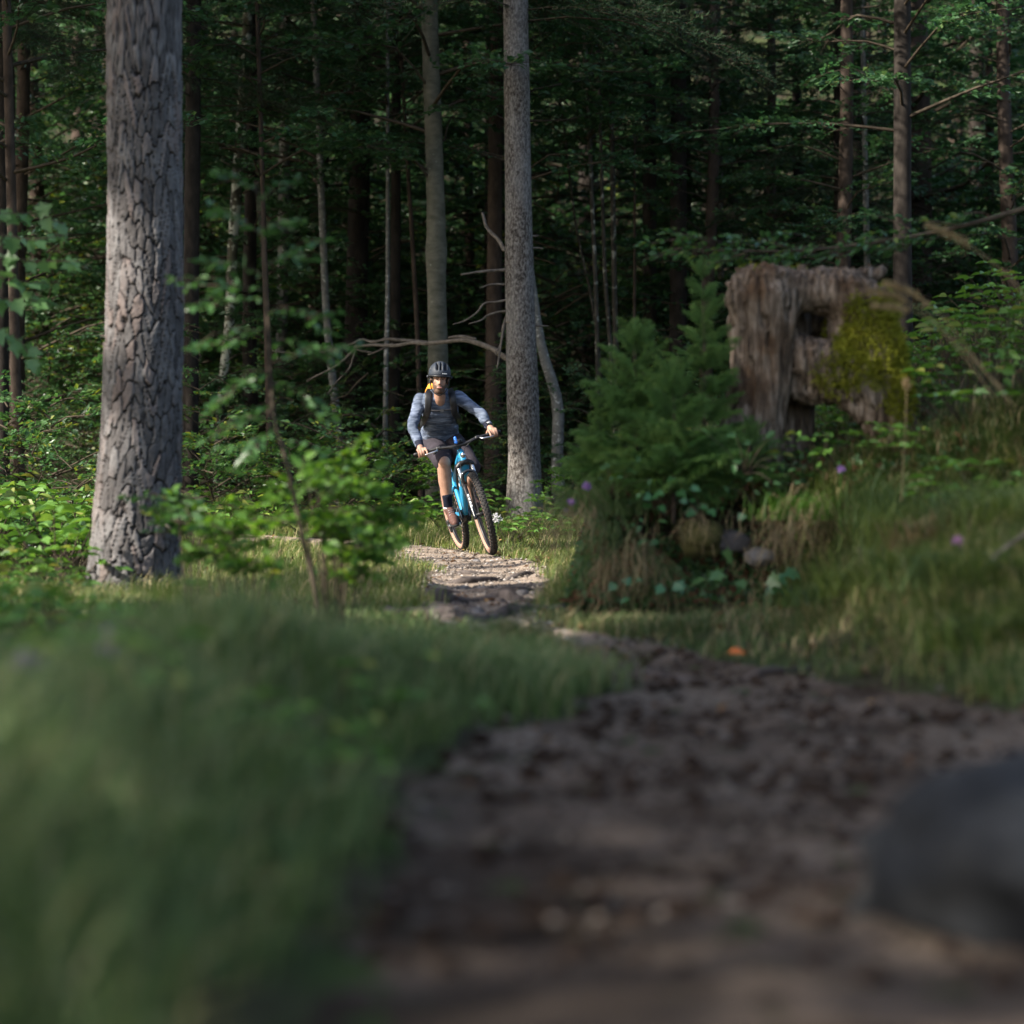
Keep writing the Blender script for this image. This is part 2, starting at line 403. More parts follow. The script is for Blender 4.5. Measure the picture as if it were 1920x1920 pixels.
# pebbles on the trail, dead leaves, needles
def scatter_xy(n, xr, yr, dens):
    x = rng.uniform(*xr, n); y = rng.uniform(*yr, n); k = rng.random(n) < dens(x, y); return x[k], y[k]
def pebbles(x, y, s0, s1):
    n = len(x); s = s0+(s1-s0)*rng.random(n)**3
    o = np.array([[1, 0, 0], [0, 1, 0], [-1, 0, 0], [0, -1, 0], [0, 0, 1], [0, 0, -.6]])
    f = np.array([[0, 1, 4], [1, 2, 4], [2, 3, 4], [3, 0, 4], [1, 0, 5], [2, 1, 5], [3, 2, 5], [0, 3, 5]])
    a = rng.random(n)*2*PI; ca, sa = np.cos(a), np.sin(a)
    jit = 1+.35*(rng.random((n, 6, 3))-.5)
    V = o[None]*jit*s[:, None, None]*np.stack([np.ones(n), .7+.3*rng.random(n), .45+.3*rng.random(n)], -1)[:, None]
    X = V[..., 0]*ca[:, None]-V[..., 1]*sa[:, None]; Y = V[..., 0]*sa[:, None]+V[..., 1]*ca[:, None]
    V = np.stack([X+x[:, None], Y+y[:, None], V[..., 2]+(H(x, y)+.012)[:, None]], -1)
    return V.reshape(-1, 3), (f[None]+np.arange(n)[:, None, None]*6).reshape(-1, 3), np.repeat(rng.random(n), 6)
x, y = scatter_xy(30000, (-2.2, 2.2), (2.5, 22), lambda x, y: (on_path(x, y) > -.05)*np.where(y < 10, .28, 1.0)*(y > 4))
V, F, T = pebbles(x, y, .005, .022)
m, nt, b = mat_new('pebble_stone', .8, .2)
nt.links.new(ramp(nt, attr(nt, 'tint'), [(0, (.06, .05, .043)), (.5, (.19, .16, .135)), (.93, (.34, .30, .27)), (1, (.5, .46, .42))]), b.inputs['Base Color'])
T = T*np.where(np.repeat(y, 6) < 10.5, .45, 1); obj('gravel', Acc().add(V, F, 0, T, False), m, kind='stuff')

x, y = scatter_xy(2600, (-.3, 2.2), (3.6, 10.2), lambda x, y: (on_path(x, y) > .02)*(.35+.65*(fbm(x*2, y*2, 0, 2, 71) > .0)))
V, F, T = pebbles(x, y, .010, .045)
obj('soil_clods', Acc().add(V, F, 0, T, False), simple('soil_clod', (.030, .021, .016), 1.0, .0, .5, 9), kind='stuff')

def leaf_tris(Pp, D, Nn, L, W, droop=.1, fold=.12):
    S = np.cross(Nn, D); L = np.asarray(L)[..., None]*np.ones((len(Pp), 1)); W = np.asarray(W)[..., None]*np.ones((len(Pp), 1))
    v = np.stack([Pp, Pp+D*L*.45+S*W/2+Nn*W*fold, Pp+D*L-Nn*L*droop, Pp+D*L*.45-S*W/2+Nn*W*fold], 1)
    n = len(Pp); b = np.arange(n)[:, None, None]*4
    return v.reshape(-1, 3), (np.array([[0, 1, 2], [0, 2, 3]])[None]+b).reshape(-1, 3)
def leaf_oval(Pp, D, Nn, L, W, droop=.15, fold=.15):
    """six-cornered folded leaf: 6 triangles"""
    S = np.cross(Nn, D); L = np.asarray(L)[..., None]*np.ones((len(Pp), 1)); W = np.asarray(W)[..., None]*np.ones((len(Pp), 1))
    def q(a, s, z): return Pp+D*L*a+S*W*s/2+Nn*(W*z*fold*2-L*droop*a*a)
    v = np.stack([q(0, 0, 0), q(.25, .8, .8), q(.6, .85, .8), q(1, 0, 0), q(.6, -.85, .8), q(.25, -.8, .8), q(.42, 0, 0)], 1)
    n = len(Pp); b = np.arange(n)[:, None, None]*7
    f = np.array([[0, 1, 6], [1, 2, 6], [2, 3, 6], [3, 4, 6], [4, 5, 6], [5, 0, 6]])
    return v.reshape(-1, 3), (f[None]+b).reshape(-1, 3)
def rdir(n, up=0.0):
    v = rng.normal(size=(n, 3)); v[:, 2] += up; return nrm(v)
def perp(Nn, D): return nrm(D-Nn*(Nn*D).sum(-1, keepdims=True))

x, y = scatter_xy(26000, (-6, 6), (5, 30), lambda x, y: smooth(5, 12, y)*.25+.75*np.maximum(smooth(5, 14, y), 0)*(fbm(x*.8, y*.8, 0, 3, 5) > .1))
k_ = (on_path(x, y) < .05) | (rng.random(len(x)) < np.where(y > 11, .18, .5)); x, y = x[k_], y[k_]
n = len(x); Nn = rdir(n, 2.5); D = perp(Nn, rdir(n))
V, F = leaf_tris(np.stack([x, y, H(x, y)+.012+.02*rng.random(n)], -1), D, Nn, .03+.05*rng.random(n), .02+.025*rng.random(n))
obj('leaf_litter', Acc().add(V, F, 0, np.repeat(rng.random(n), 4), False), M['litter'], kind='stuff')

# ------------------------------------------------------------------ grass
def blades(x, y, h, w, lean=.35, z=None, curl=.5, az=None):
    n = len(x); z = H(x, y) if z is None else z
    a = rng.random(n)*2*PI if az is None else az
    d = np.stack([np.cos(a), np.sin(a), 0*a], -1); s = np.stack([-np.sin(a+1.0*rng.random(n)), np.cos(a), 0*a], -1)
    l = (lean*(.3+rng.random(n)))[:, None]; h = h[:, None]; w = w[:, None]
    p = np.stack([x, y, z-.01], -1); up = np.array([0, 0, 1.0])
    m1 = p+d*h*l*.35+up*h*.55; t = p+d*h*l*(1+curl)+up*h*(1-.45*np.minimum(l*curl*2, 1))
    V = np.stack([p-s*w/2, p+s*w/2, m1-s*w*.42, m1+s*w*.42, t], 1)
    f = np.array([[0, 1, 3], [0, 3, 2], [2, 3, 4]])
    return V.reshape(-1, 3), (f[None]+np.arange(n)[:, None, None]*5).reshape(-1, 3)
def grass_patch(acc, n, xr, yr, dens, hfun, w, lean=.4, straw=.12, tb=None, curl=.5):
    x, y = scatter_xy(n, xr, yr, dens); k = len(x)
    h = hfun(x, y)*(.55+.75*rng.random(k))
    V, F = blades(x, y, h, w*(.7+.6*rng.random(k)), lean, curl=curl)
    t = .15+.45*rng.random(k)+.38*fbm(x*1.6, y*1.6, 0, 2, 31)
    t = np.where(rng.random(k) < straw, 1.0, np.clip(t, 0, .82))
    acc.add(V, F, 0, np.repeat(t, 5))
off = lambda x, y, e=.02: smooth(.06, -.10, on_path(x, y)-e+.10*vnoise(x*4, y*4, 0, 61))
ga = Acc()
# clearing round the rider and the verge left of the trail
grass_patch(ga, 130000, (-5.2, 1.0), (12.3, 25.5), lambda x, y: off(x, y)*(bank_t(x, y) < .05)*(.25+.75*smooth(-.35, .15, fbm(x*.7, y*.7, 0, 3, 8)))*smooth(25.5, 22.5, y),
            lambda x, y: .10+.10*smooth(-.2, .6, fbm(x*1.1, y*1.1, 0, 2, 12))+.10*smooth(23, 24.5, y)*0+.09*smooth(.8, .1, np.abs(on_path(x, y)))*0, .0055, .55, .16)
# far edge of the clearing, taller
grass_patch(ga, 26000, (-4.5, 1.6), (22.5, 27.5), lambda x, y: off(x, y)*.8, lambda x, y: .16+.12*smooth(-.2, .5, fbm(x, y, 0, 2, 14)), .006, .5, .1)
# verge in front of the bank
obj('grass', ga, M['grass'], kind='stuff')
ga = Acc()
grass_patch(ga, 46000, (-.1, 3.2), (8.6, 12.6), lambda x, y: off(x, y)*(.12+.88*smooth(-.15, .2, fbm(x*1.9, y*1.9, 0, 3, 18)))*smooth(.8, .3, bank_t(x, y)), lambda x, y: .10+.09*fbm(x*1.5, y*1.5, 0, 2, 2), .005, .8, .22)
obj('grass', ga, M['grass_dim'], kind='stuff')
gb = Acc()
# top of the bank and the slope on the right
grass_patch(gb, 60000, (.3, 4.2), (9.2, 19), lambda x, y: (bank_t(x, y) > .55)*(.08+.92*smooth(-.2, .25, fbm(x*1.4, y*1.4, 0, 2, 28)))*(1-.85*smooth(1.9, 2.4, x)*smooth(12.2, 13, y)), lambda x, y: .16+.10*smooth(1.6, 2.4, x)+.06*fbm(x*2, y*2, 0, 2, 2), .0055, .7, .2, curl=.8)
grass_patch(gb, 26000, (1.7, 3.4), (9.0, 12.8), lambda x, y: (y > 12), lambda x, y: .20+.08*fbm(x*2, y*2, 0, 2, 2), .0055, .6, .22, curl=.8)
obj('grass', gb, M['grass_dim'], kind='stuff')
gb = Acc()
grass_patch(gb, 52000, (1.35, 3.6), (7.6, 12.6), lambda x, y: smooth(1.4, 1.7, x+.12*vnoise(x*3, y*3))*off(x, y)*(.3+.7*smooth(-.35, .05, fbm(x*2.0, y*2.0, 0, 2, 44))), lambda x, y: .19+.09*fbm(x*2, y*2, 0, 2, 2), .0055, .7, .24, curl=.9)
obj('grass', gb, M['grass'], kind='stuff')
gc = Acc()
# near mound
grass_patch(gc, 62000, (-3.2, .5), (1.6, 8.6), lambda x, y: smooth(0.0, -.12, on_path(x, y)+.06*vnoise(x*4, y*4)), lambda x, y: .15+.10*smooth(0, .6, path_l(y)-x)*smooth(8.5, 6.6, y)+.13*fbm(x*1.7, y*1.7, 0, 3, 2), .006, .6, .13)
grass_patch(gc, 34000, (-4.5, .2), (8.2, 13), lambda x, y: smooth(0.0, -.12, on_path(x, y)+.06*vnoise(x*4, y*4))*.9, lambda x, y: .10+.04*fbm(x*1.5, y*1.5, 0, 2, 2), .006, .6, .14)
grass_patch(gc, 9000, (1.6, 3.4), (1.6, 7.6), lambda x, y: smooth(0.0, -.12, on_path(x, y)), lambda x, y: .13+0*x, .006, .5, .1)
obj('grass', gc, M['grass_cool'], kind='stuff')

# creeping leaves, moss and dead leaves on the face and crown of the bank
n = 15000; x = rng.uniform(.22, 2.5, n); t_ = rng.random(n); y = 12.25+.30*t_+(rng.random(n) < .45)*rng.random(n)*3.2
bt_2 = bank_t(x, y); und = 4*bt_2*(1-bt_2)*smooth(.35, .7, x)*smooth(2.1, 1.6, x)
k_ = (bt_2 > .03)*(rng.random(n) < 1-.75*np.exp(-((x-1.55)/.40)**2)*(bt_2 < .9)); x, y, und, bt_2 = x[k_], y[k_], und[k_], bt_2[k_]; n = len(x)
p = np.stack([x, y+.42*und-.02, H(x, y)+.02+.05*rng.random(n)], -1)
Nn = nrm(np.stack([0*x, -1.2*(bt_2 < .95)-.3, .5+0*x], -1)+.6*rng.normal(size=(n, 3))); D = perp(Nn, rdir(n)+[0, -.3, -.4])
lf = rng.random(n) < .72
for sel, mt in ((lf, 'leaf_herb'), (~lf, 'litter')):
    V, F = leaf_tris(p[sel], D[sel], Nn[sel], .035+.045*rng.random(sel.sum()), .025+.03*rng.random(sel.sum()))
    obj('undergrowth' if mt == 'leaf_herb' else 'leaf_litter', Acc().add(V, F, 0, np.repeat(.1+.6*rng.random(sel.sum()), 4), False), M[mt if mt == 'litter' else 'leaf_beech'], kind='stuff')
# ------------------------------------------------------------------ foliage builders
def spray(acc, root, d, length, width, n, leaf, mat=0, tilt=.25, sag=.15, tb=.45, twigmat=1, big=False):
    """flat beech-like spray: a twig with side twigs and leaves in one tilted plane"""
    d = nrm(d); up = nrm(np.array([0, 0, 1.0])+tilt*rng.normal(size=3)); s = nrm(np.cross(up, d)); up = np.cross(d, s)
    t = .08+.92*rng.random(n)**.8; side = np.where(rng.random(n) < .5, -1.0, 1.0)
    wv = width*np.sin(np.clip(t*1.05+.12, 0, 1)*PI*.92)**.7
    q = rng.random(n)**.8*side*wv
    z = -sag*length*t*t+.025*length*rng.normal(size=n)
    Pp = root+d*(t*length)[:, None]+s*q[:, None]+np.outer(z, [0, 0, 1])
    D = nrm(d*.8+s*(side*(.5+.5*rng.random(n)))[:, None]+.25*rng.normal(size=(n, 3)))
    Nn = perp(D, up+.45*rng.normal(size=(n, 3)))
    L = leaf*(.65+.6*rng.random(n))
    V, F = (leaf_oval if big else leaf_tris)(Pp, D, Nn, L, L*.58)
    acc.add(V, F, mat, np.repeat(np.clip(tb+.28*rng.normal(size=n), 0, 1), 7 if big else 4), False)
    k = 5; tt = np.linspace(0, 1, k)
    pts = root+d*(tt*length)[:, None]+np.outer(-sag*length*tt*tt, [0, 0, 1])
    tube(acc, pts, [length*.007+.002, .0012], 4 if big else 3, mat=twigmat, caps=False)
    for i in range(3 if not big else 6):
        a = rng.uniform(.15, .8); p0 = root+d*a*length+np.array([0, 0, -sag*length*a*a]); sd = rng.choice([-1, 1])
        tube(acc, [p0, p0+(d*.5+s*sd*.8)*width*.8], [.0025, .001], 3, mat=twigmat, caps=False)
def limbed(acc, base, h0, h1, nb, reach, leaf, nleaf, az=None, tb=.45, slope=.25, mat=0, twigmat=1, profile=None, fanw=.34, big=False):
    """branches with sprays round a stem from height h0 to h1"""
    for k in range(nb):
        f = (k+rng.random())/nb; z = h0+(h1-h0)*f
        a = rng.random()*2*PI if az is None else rng.uniform(*az)
        rc = reach*(profile(f) if profile else 1-.55*f)*(.6+.6*rng.random())
        d = np.array([math.cos(a), math.sin(a), slope*(rng.random()-.1)]); d = nrm(d)
        p0 = base+np.array([0, 0, z])
        pts = [p0+d*rc*t+np.array([0, 0, .12*rc*math.sin(t*2)-.1*rc*t*t])+.03*rc*rng.normal(size=3)*(t > 0) for t in (0, .35, .7, 1)]
        tube(acc, pts, [.006+.007*rc, .004+.003*rc, .002], 4, 7, mat=twigmat, caps=False)
        pc = catmull(pts, 12); ns = max(2, int(rc*3.2))
        for q in range(ns):
            tt = .25+.75*(q+rng.random())/ns; p = pc[min(11, int(tt*11))]
            dd = nrm(d+.75*rng.normal()*np.array([-d[1], d[0], 0])+np.array([0, 0, .15*rng.normal()]))
            ln = (.28+.28*rng.random())*min(1.3, .5+.5*rc)
            spray(acc, p, dd, ln, ln*fanw, int(nleaf*(.7+.6*rng.random())), leaf, mat, tb=tb+.1*rng.normal(), twigmat=twigmat, big=big)

M['bark_speck'] = barkmat('bark_speck', [(.3, (.02, .018, .015)), (.7, (.07, .062, .05))], 9, (1, 1, .8), .9, .4, (.22, .22, .19), 11, .60)
# shared crowns for the wood
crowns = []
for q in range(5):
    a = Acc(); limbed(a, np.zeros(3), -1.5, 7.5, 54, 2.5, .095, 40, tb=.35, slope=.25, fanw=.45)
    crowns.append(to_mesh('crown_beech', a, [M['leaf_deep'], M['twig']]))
saps = []
for q in range(4):
    a = Acc(); limbed(a, np.zeros(3), .10, 2.9, 26, 1.15, .066, 30, tb=.45, slope=.4, fanw=.42)
    saps.append(to_mesh('crown_sapling', a, [M['leaf_beech'], M['twig']]))
lows = []
for q in range(3):
    a = Acc(); limbed(a, np.zeros(3), .1, .95, 13, .75, .062, 26, tb=.6, slope=.6)
    lows.append(to_mesh('crown_low', a, [M['leaf_beech'], M['twig']]))
def needle_branch(acc, root, d, length, dens, nl=.022, mat=0, twig=1, droop=.25, side=True, nw=.0022, tb=.45):
    """spruce branch: twig, side twigs, needles all round"""
    d = nrm(d); s = nrm(np.cross(d, [0, 0, 1.0])); segs = []
    tt = np.linspace(0, 1, 6); main = root+d*(tt*length)[:, None]+np.outer(.10*length*np.sin(tt*2.2)-droop*length*tt**2, [0, 0, 1])
    segs.append((main, length))
    if side:
        ns = max(3, int(length/.045))
        for k in range(ns):
            f = .12+.85*k/ns; p = main[0]+(main[-1]-main[0])*0+np.array([np.interp(f, tt, main[:, c]) for c in range(3)])
            l = length*.42*(1-f*.75)*(.7+.5*rng.random()); sd = 1 if k % 2 else -1
            dd = nrm(d*.75+s*sd*.8+np.array([0, 0, -.15+.15*rng.normal()]))
            segs.append((np.array([p, p+dd*l*.5, p+dd*l+np.array([0, 0, -.08*l])]), l))
    for pts, l in segs:
        tube(acc, pts, [.0035+.004*l, .0015], 3, mat=twig, caps=False)
        n = max(8, int(l*dens)); f = rng.random(n); ts = np.linspace(0, 1, len(pts))
        p = np.stack([np.interp(f, ts, pts[:, c]) for c in range(3)], -1); ax = nrm(pts[-1]-pts[0])
        r = rdir(n, .5); r = nrm(r-ax*(r@ax)[:, None]); dn = nrm(ax*.75+r)
        w = np.cross(dn, rdir(n)); w = nrm(w)*nw; L = nl*(.7+.5*rng.random(n))[:, None]
        V = np.stack([p-w/2, p+w/2, p+dn*L], 1).reshape(-1, 3)
        acc.add(V, np.arange(n*3).reshape(-1, 3), mat, np.repeat(np.clip(tb+.25*f+.15*rng.normal(size=n), 0, 1), 3), False)
sprc = []
for q in range(2):
    a = Acc()
    for k in range(80):
        f = (k+rng.random())/80; az = rng.random()*2*PI; l = (2.4*(1-.7*f))*(.7+.4*rng.random())
        d = nrm(np.array([math.cos(az), math.sin(az), -.1])); p0 = np.array([0, 0, 7.5*f])
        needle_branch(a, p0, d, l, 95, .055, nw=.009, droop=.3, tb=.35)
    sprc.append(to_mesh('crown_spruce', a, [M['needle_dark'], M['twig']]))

# ------------------------------------------------------------------ trunks
def trunk(acc, pts, rad, n=14, m=40, rough=.03, mat=0, s=0, flare=0.0, lump=2.0):
    def disp(p, th, rr):
        z = p[:, 2][:, None]; c, q = np.cos(th)[None], np.sin(th)[None]
        r0 = rr*(1+rough*fbm(c*1.4+s, q*1.4, z*lump, 3, s)+flare*np.exp(-(z-p[0, 2]-.45)/.35)*(1+.35*np.sin(th*5+s)[None]))
        return r0
    return tube(acc, pts, rad, n, m, mat=mat, disp=disp)
def px_pts(lst, Y): return [P(a, b, Y) for a, b in lst]
def tree_at(name, label, Y, pxs, w, mat, group=None, top=13.0, n=14, crown=None, cz=4.0, cs=1.0, s=0, flare=.15, stubs=(), bend=None):
    """pxs: trunk axis in photograph pixels from top to bottom; w: widths in pixels"""
    pts = px_pts(pxs, Y)[::-1]; rad = [q*Y/FPX/2 for q in w][::-1]
    gz = float(H(pts[0][0], Y)); 
    if pts[0][2] > gz-.1: pts.insert(0, np.array([pts[0][0]+(pts[0][0]-pts[1][0])*.0, Y, gz-.35])); rad.insert(0, rad[0]*1.1)
    d = (pts[-1]-pts[-2]); d = d/d[2]; d[0] = np.clip(d[0], -.12, .12)
    zt = pts[-1][2]; pts.append(pts[-1]+d*(top-zt)*.5); pts.append(pts[-1]+d*(top-zt)*.5+np.array([.1, 0, 0]))
    rad += [rad[-1]*.85, rad[-1]*.5]
    # even spacing before the spline
    z = np.array([p[2] for p in pts]); zz = np.linspace(z[0], z[-1], 60)
    pp = np.stack([np.interp(zz, z, [p[k] for p in pts]) for k in range(3)], -1)
    k = np.ones(3)/3; pp[1:-1, 0] = np.convolve(pp[:, 0], k, 'valid')
    rr = np.interp(zz, z, np.interp(np.linspace(0, 1, len(z)), np.linspace(0, 1, len(rad)), rad))
    root = thing(name, label, 'tree', (pts[0][0], Y, gz), group)
    a = Acc(); trunk(a, pp, rr, n, 60, .04, s=s, flare=flare)
    world_child('trunk', a, mat, root)
    if crown is not None:
        c = link('crown', crown, root, loc=pp[np.searchsorted(zz, cz)]-np.array(root.location), rot=(0, 0, rng.random()*6.28), scale=cs)
    return root, pp, rr

# the big pine on the left, with plates of bark
Yp = 14.4
def pine():
    ctr = catmull(px_pts([(250, 1150), (255, 1000), (266, 800), (272, 600), (272, 420), (270, 100), (272, -600), (274, -1600)], Yp), 8)
    zt = np.array([p[2] for p in ctr]); gz = float(H(ctr[0][0], Yp))
    nth, nz = 220, 900
    z = np.concatenate([np.linspace(gz-.25, 3.3, nz), np.linspace(3.32, 12.5, 260)])
    cx = np.interp(z, zt, ctr[:, 0]); k = len(z)
    rad = np.interp(z, [0, .25, .9, 1.6, 2.4, 4, 12], np.array([94, 84, 76, 73, 70.5, 68, 40])*Yp/FPX)
    th = np.linspace(0, 2*PI, nth, endpoint=False)
    TH, Z = np.meshgrid(th, z)
    c, s = np.cos(TH), np.sin(TH)
    wu = .38*fbm(c*2.2, s*2.2, Z*3.0, 3, 5); wv = .35*fbm(c*3+9, s*3, Z*2, 3, 6)
    nu = 26; U = TH/(2*PI)*nu+wu+.15*vnoise(c*9, s*9, Z*10, 4); Vv = Z/.155+.75*np.sin(TH*5+Z*.7)+.45*np.sin(TH*9+1-Z*1.1)+wv+.22*vnoise(c*9+4, s*9, Z*12, 3)
    e1, id1 = cells(U, Vv, nu, 11)
    e2, id2 = cells(U*2+.7, Vv*1.7, nu*2, 17)
    big = smooth(.01, .12, e1); sm = smooth(0.0, .10, e2)
    fine = fbm(c*16, s*16, Z*26, 3, 8)
    r = rad[:, None]*(1+.03*fbm(c, s, Z*.8, 2, 2))+.023*(big-1)+.004*(sm-1)*big+.012*(id1-.5)*big+.005*(id2-.5)*sm+.005*fine
    X = cx[:, None]+r*c; Y = Yp+r*s
    i = np.arange(k-1)[:, None]*nth; j = np.arange(nth)[None]; j2 = (j+1) % nth
    F = np.stack([i+j, i+j2, i+nth+j2, i+nth+j], -1).reshape(-1, 4)
    root = thing('pine_tree', 'thick pine trunk with cracked grey plated bark at the left', 'tree', (ctr[0][0], Yp, gz))
    m, nt, b = mat_new('pine_bark', .9, .15)
    n1 = mathn(nt, 'ADD', mathn(nt, 'MULTIPLY', noise(nt, 7, 6, .7), .70), mathn(nt, 'MULTIPLY', attr(nt, 'plate'), .32)); n2 = noise(nt, 60, 5, .75, stretch=(1, 1, .3)); n3 = noise(nt, 3.0, 3, .5)
    base = ramp(nt, n1, [(.3, (.050, .047, .047)), (.5, (.118, .113, .114)), (.7, (.215, .210, .212))])
    base = mixc(nt, ramp(nt, mathn(nt, 'ADD', mathn(nt, 'MULTIPLY', attr(nt, 'plate'), .55), mathn(nt, 'MULTIPLY', n3, .5)), [(.60, (0, 0, 0)), (.78, (.55, .55, .55))]), base, (.13, .078, .06))
    base = mixc(nt, ramp(nt, n2, [(.3, (.5, .5, .5)), (.7, (0, 0, 0))]), base, (.09, .08, .078))
    col = mixc(nt, attr(nt, 'plateau'), (.022, .018, .017), base)
    nt.links.new(col, b.inputs['Base Color']); bump(nt, b, n2, .5, .006)
    a = Acc().add(np.stack([X, Y, Z], -1), F)
    L = np.array(root.location); a.V = [a.V[0]-L]
    obj('trunk', a, m, root, extra={'plate': id1.ravel(), 'plateau': (smooth(.02, .12, e1)*(.6+.4*smooth(0, .07, e2))).ravel()})
    for st in ([(330, 1000), (312, 985), (298, 975)], [(215, 640), (198, 632), (190, 628)]):
        s_ = Acc(); tube(s_, [P(u_, v_, Yp-.33+.02*k_) for k_, (u_, v_) in enumerate(st)] if st[0][0] > 250 else [P(u_, v_, Yp) for u_, v_ in st], [.012, .006], 6, 8); world_child('branch_stub', s_, M['deadwood'], root)
    cr = Acc()
    for q in range(26):
        az = rng.random()*2*PI; zz = 6.5+6*rng.random(); d = nrm(np.array([math.cos(az), math.sin(az), .3]))
        needle_branch(cr, np.array([ctr[-1][0], Yp, zz])-L, d, 1.6+rng.random(), 60, .11, nw=.006)
    obj('crown', cr, [M['needle_dark'], M['bark_brown']], root)
pine()

# spruce just behind the rider
m, nt, b = mat_new('spruce_bark', .95, .12)
n1 = noise(nt, 42, 6, .75, stretch=(1, 1, .55)); n2 = noise(nt, 3, 4, .6, stretch=(1, 1, .3)); n3 = noise(nt, 10, 2)
base = ramp(nt, n1, [(.38, (.022, .018, .016)), (.48, (.095, .083, .074)), (.60, (.225, .21, .195))])
base = mixc(nt, ramp(nt, n2, [(.45, (0, 0, 0)), (.65, (.35, .35, .35))]), base, (.28, .28, .28))
base = mixc(nt, ramp(nt, n3, [(.70, (0, 0, 0)), (.76, (.85, .85, .85))]), base, (.02, .017, .014))
nt.links.new(base, b.inputs['Base Color']); bump(nt, b, n1, 1.0, .02)
spruce, spp, srr = tree_at('spruce_tree', 'straight grey rough barked spruce trunk standing just right of the cyclist', 25.0,
    [(972, 380), (974, 520), (979, 700), (983, 850), (984, 985)], [50, 54, 59, 60, 68], m, n=24, crown=sprc[0], cz=5.5, cs=1.2, s=3, flare=.12)
def stub(root, name, pts, Y, r0, r1, dy=0, mat='deadwood'):
    p = [P(a, b, Y+(dy*k/(len(pts)-1) if len(pts) > 1 else 0)) for k, (a, b) in enumerate(pts)]
    a = Acc(); tube(a, p, [r0, r1], 6, max(8, len(p)*5), disp=lambda p, th, rr: rr*(1+.25*vnoise(p[:, 0][:, None]*20+th[None]*0, p[:, 2][:, None]*20, th[None])))
    return world_child(name, a, M[mat], root)
for pts, r0, r1 in (([(950, 506), (905, 509), (865, 515)], .022, .010), ([(950, 534), (922, 533), (900, 540)], .016, .006), ([(952, 562), (932, 566), (908, 569), (895, 585), (872, 601), (850, 608)], .016, .006),
                    ([(952, 583), (930, 586), (913, 592), (903, 600), (880, 607)], .016, .006), ([(951, 590), (944, 612), (938, 655), (932, 690)], .018, .008), ([(949, 600), (940, 640), (929, 665)], .014, .006), ([(995, 465), (1008, 465), (1017, 466)], .014, .008),
                    ([(1000, 610), (1014, 611), (1027, 611)], .014, .007), ([(993, 441), (1002, 443), (1008, 442)], .016, .012), ([(950, 604), (960, 604), (972, 600)], .014, .005)):
    stub(spruce, 'branch_stub', pts, 24.93 if pts[0][0] > 947 and pts[-1][0] > 965 and pts[-1][0] < 990 else 25.0, r0, r1, dy=-.1 if pts[-1][0] < 980 else 0)
stub(spruce, 'hanging_branch', [(945, 468), (935, 450), (922, 438), (912, 425), (905, 400)], 25, .026, .016, .8)
# dead limb sweeping left behind the rider
lb = thing('dead_branch', 'long gnarled dead branch sweeping left behind the smooth beech trunk', 'branch', P(860, 640, 26.4))
def wc(pts, Y0, Y1, r0, r1, name, root, mat='deadwood', n=6):
    p = [P(a, b, Y0+(Y1-Y0)*k/(len(pts)-1)) for k, (a, b) in enumerate(pts)]
    a = Acc(); tube(a, p, [r0, r1], n, len(p)*6, disp=lambda p, th, rr: rr*(1+.3*vnoise(p[:, 0][:, None]*16+th[None]*0, p[:, 2][:, None]*16, th[None]*1.5)))
    return world_child(name, a, M[mat], root)
wc([(950, 672), (925, 655), (900, 645), (870, 638), (842, 640), (800, 644), (770, 643), (740, 648), (700, 647), (665, 650)], 25.1, 26.9, .034, .018, 'limb', lb)
wc([(890, 636), (865, 631), (842, 633)], 26.2, 26.3, .026, .014, 'limb', lb)
wc([(800, 642), (745, 637), (725, 636), (700, 641), (680, 637), (660, 645), (640, 653), (600, 660), (560, 663), (510, 658)], 26.7, 27.4, .022, .008, 'limb', lb)
wc([(668, 650), (650, 670), (620, 692), (590, 706), (575, 716)], 26.9, 27.2, .02, .006, 'twig', lb)
wc([(668, 650), (655, 690), (632, 715), (610, 745)], 26.9, 27.2, .016, .005, 'twig', lb)
wc([(735, 645), (715, 655), (700, 662), (690, 665)], 26.8, 26.9, .016, .008, 'twig', lb)
wc([(700, 662), (672, 656), (668, 650)], 26.9, 26.9, .014, .010, 'twig', lb)
wc([(690, 700), (668, 720), (650, 740), (625, 752), (590, 790)], 27, 27.3, .012, .005, 'twig', lb, 'twig')

# smooth beech behind the rider
tree_at('beech_tree', 'smooth pale olive beech trunk rising behind the cyclist helmet', 27.0,
    [(817, 380), (819, 440), (817, 478), (818, 520), (820, 600), (822, 700), (817, 860), (817, 990)], [34, 36, 42, 35, 36, 39, 34, 40], M['bark_beech'], n=20, crown=crowns[0], cz=5.6, cs=1.1, s=6, flare=.12)
tree_at('beech_tree', 'crooked s-shaped beech stem leaning just right of the straight spruce trunk', 27.5,
    [(985, 330), (988, 450), (998, 540), (1008, 600), (1013, 655), (1030, 700), (1045, 740), (1050, 775), (1046, 805), (1044, 850), (1049, 950)], [13, 14, 14, 16, 18, 20, 21, 22, 22, 22, 25], M['bark_pale'], n=14, crown=crowns[1], cz=5.0, cs=.7, s=9)
tree_at('lichen_tree', 'lichen spotted pale trunk behind the thin foreground sapling, near the pine', 31.0,
    [(438, 440), (434, 500), (432, 580), (428, 640), (418, 700), (412, 780), (409, 860)], [20, 19, 19, 18, 17, 17, 18], M['bark_lichen'], s=12, crown=crowns[2], cz=5.8)
tree_at('slender_tree', 'slender brownish straight stem directly behind the foreground sapling', 27.0,
    [(494, 400), (497, 500), (500, 620), (503, 720), (507, 850)], [9, 10, 11, 12, 14], M['bark_brown'], s=14, crown=crowns[3], cz=5.2, cs=.7)
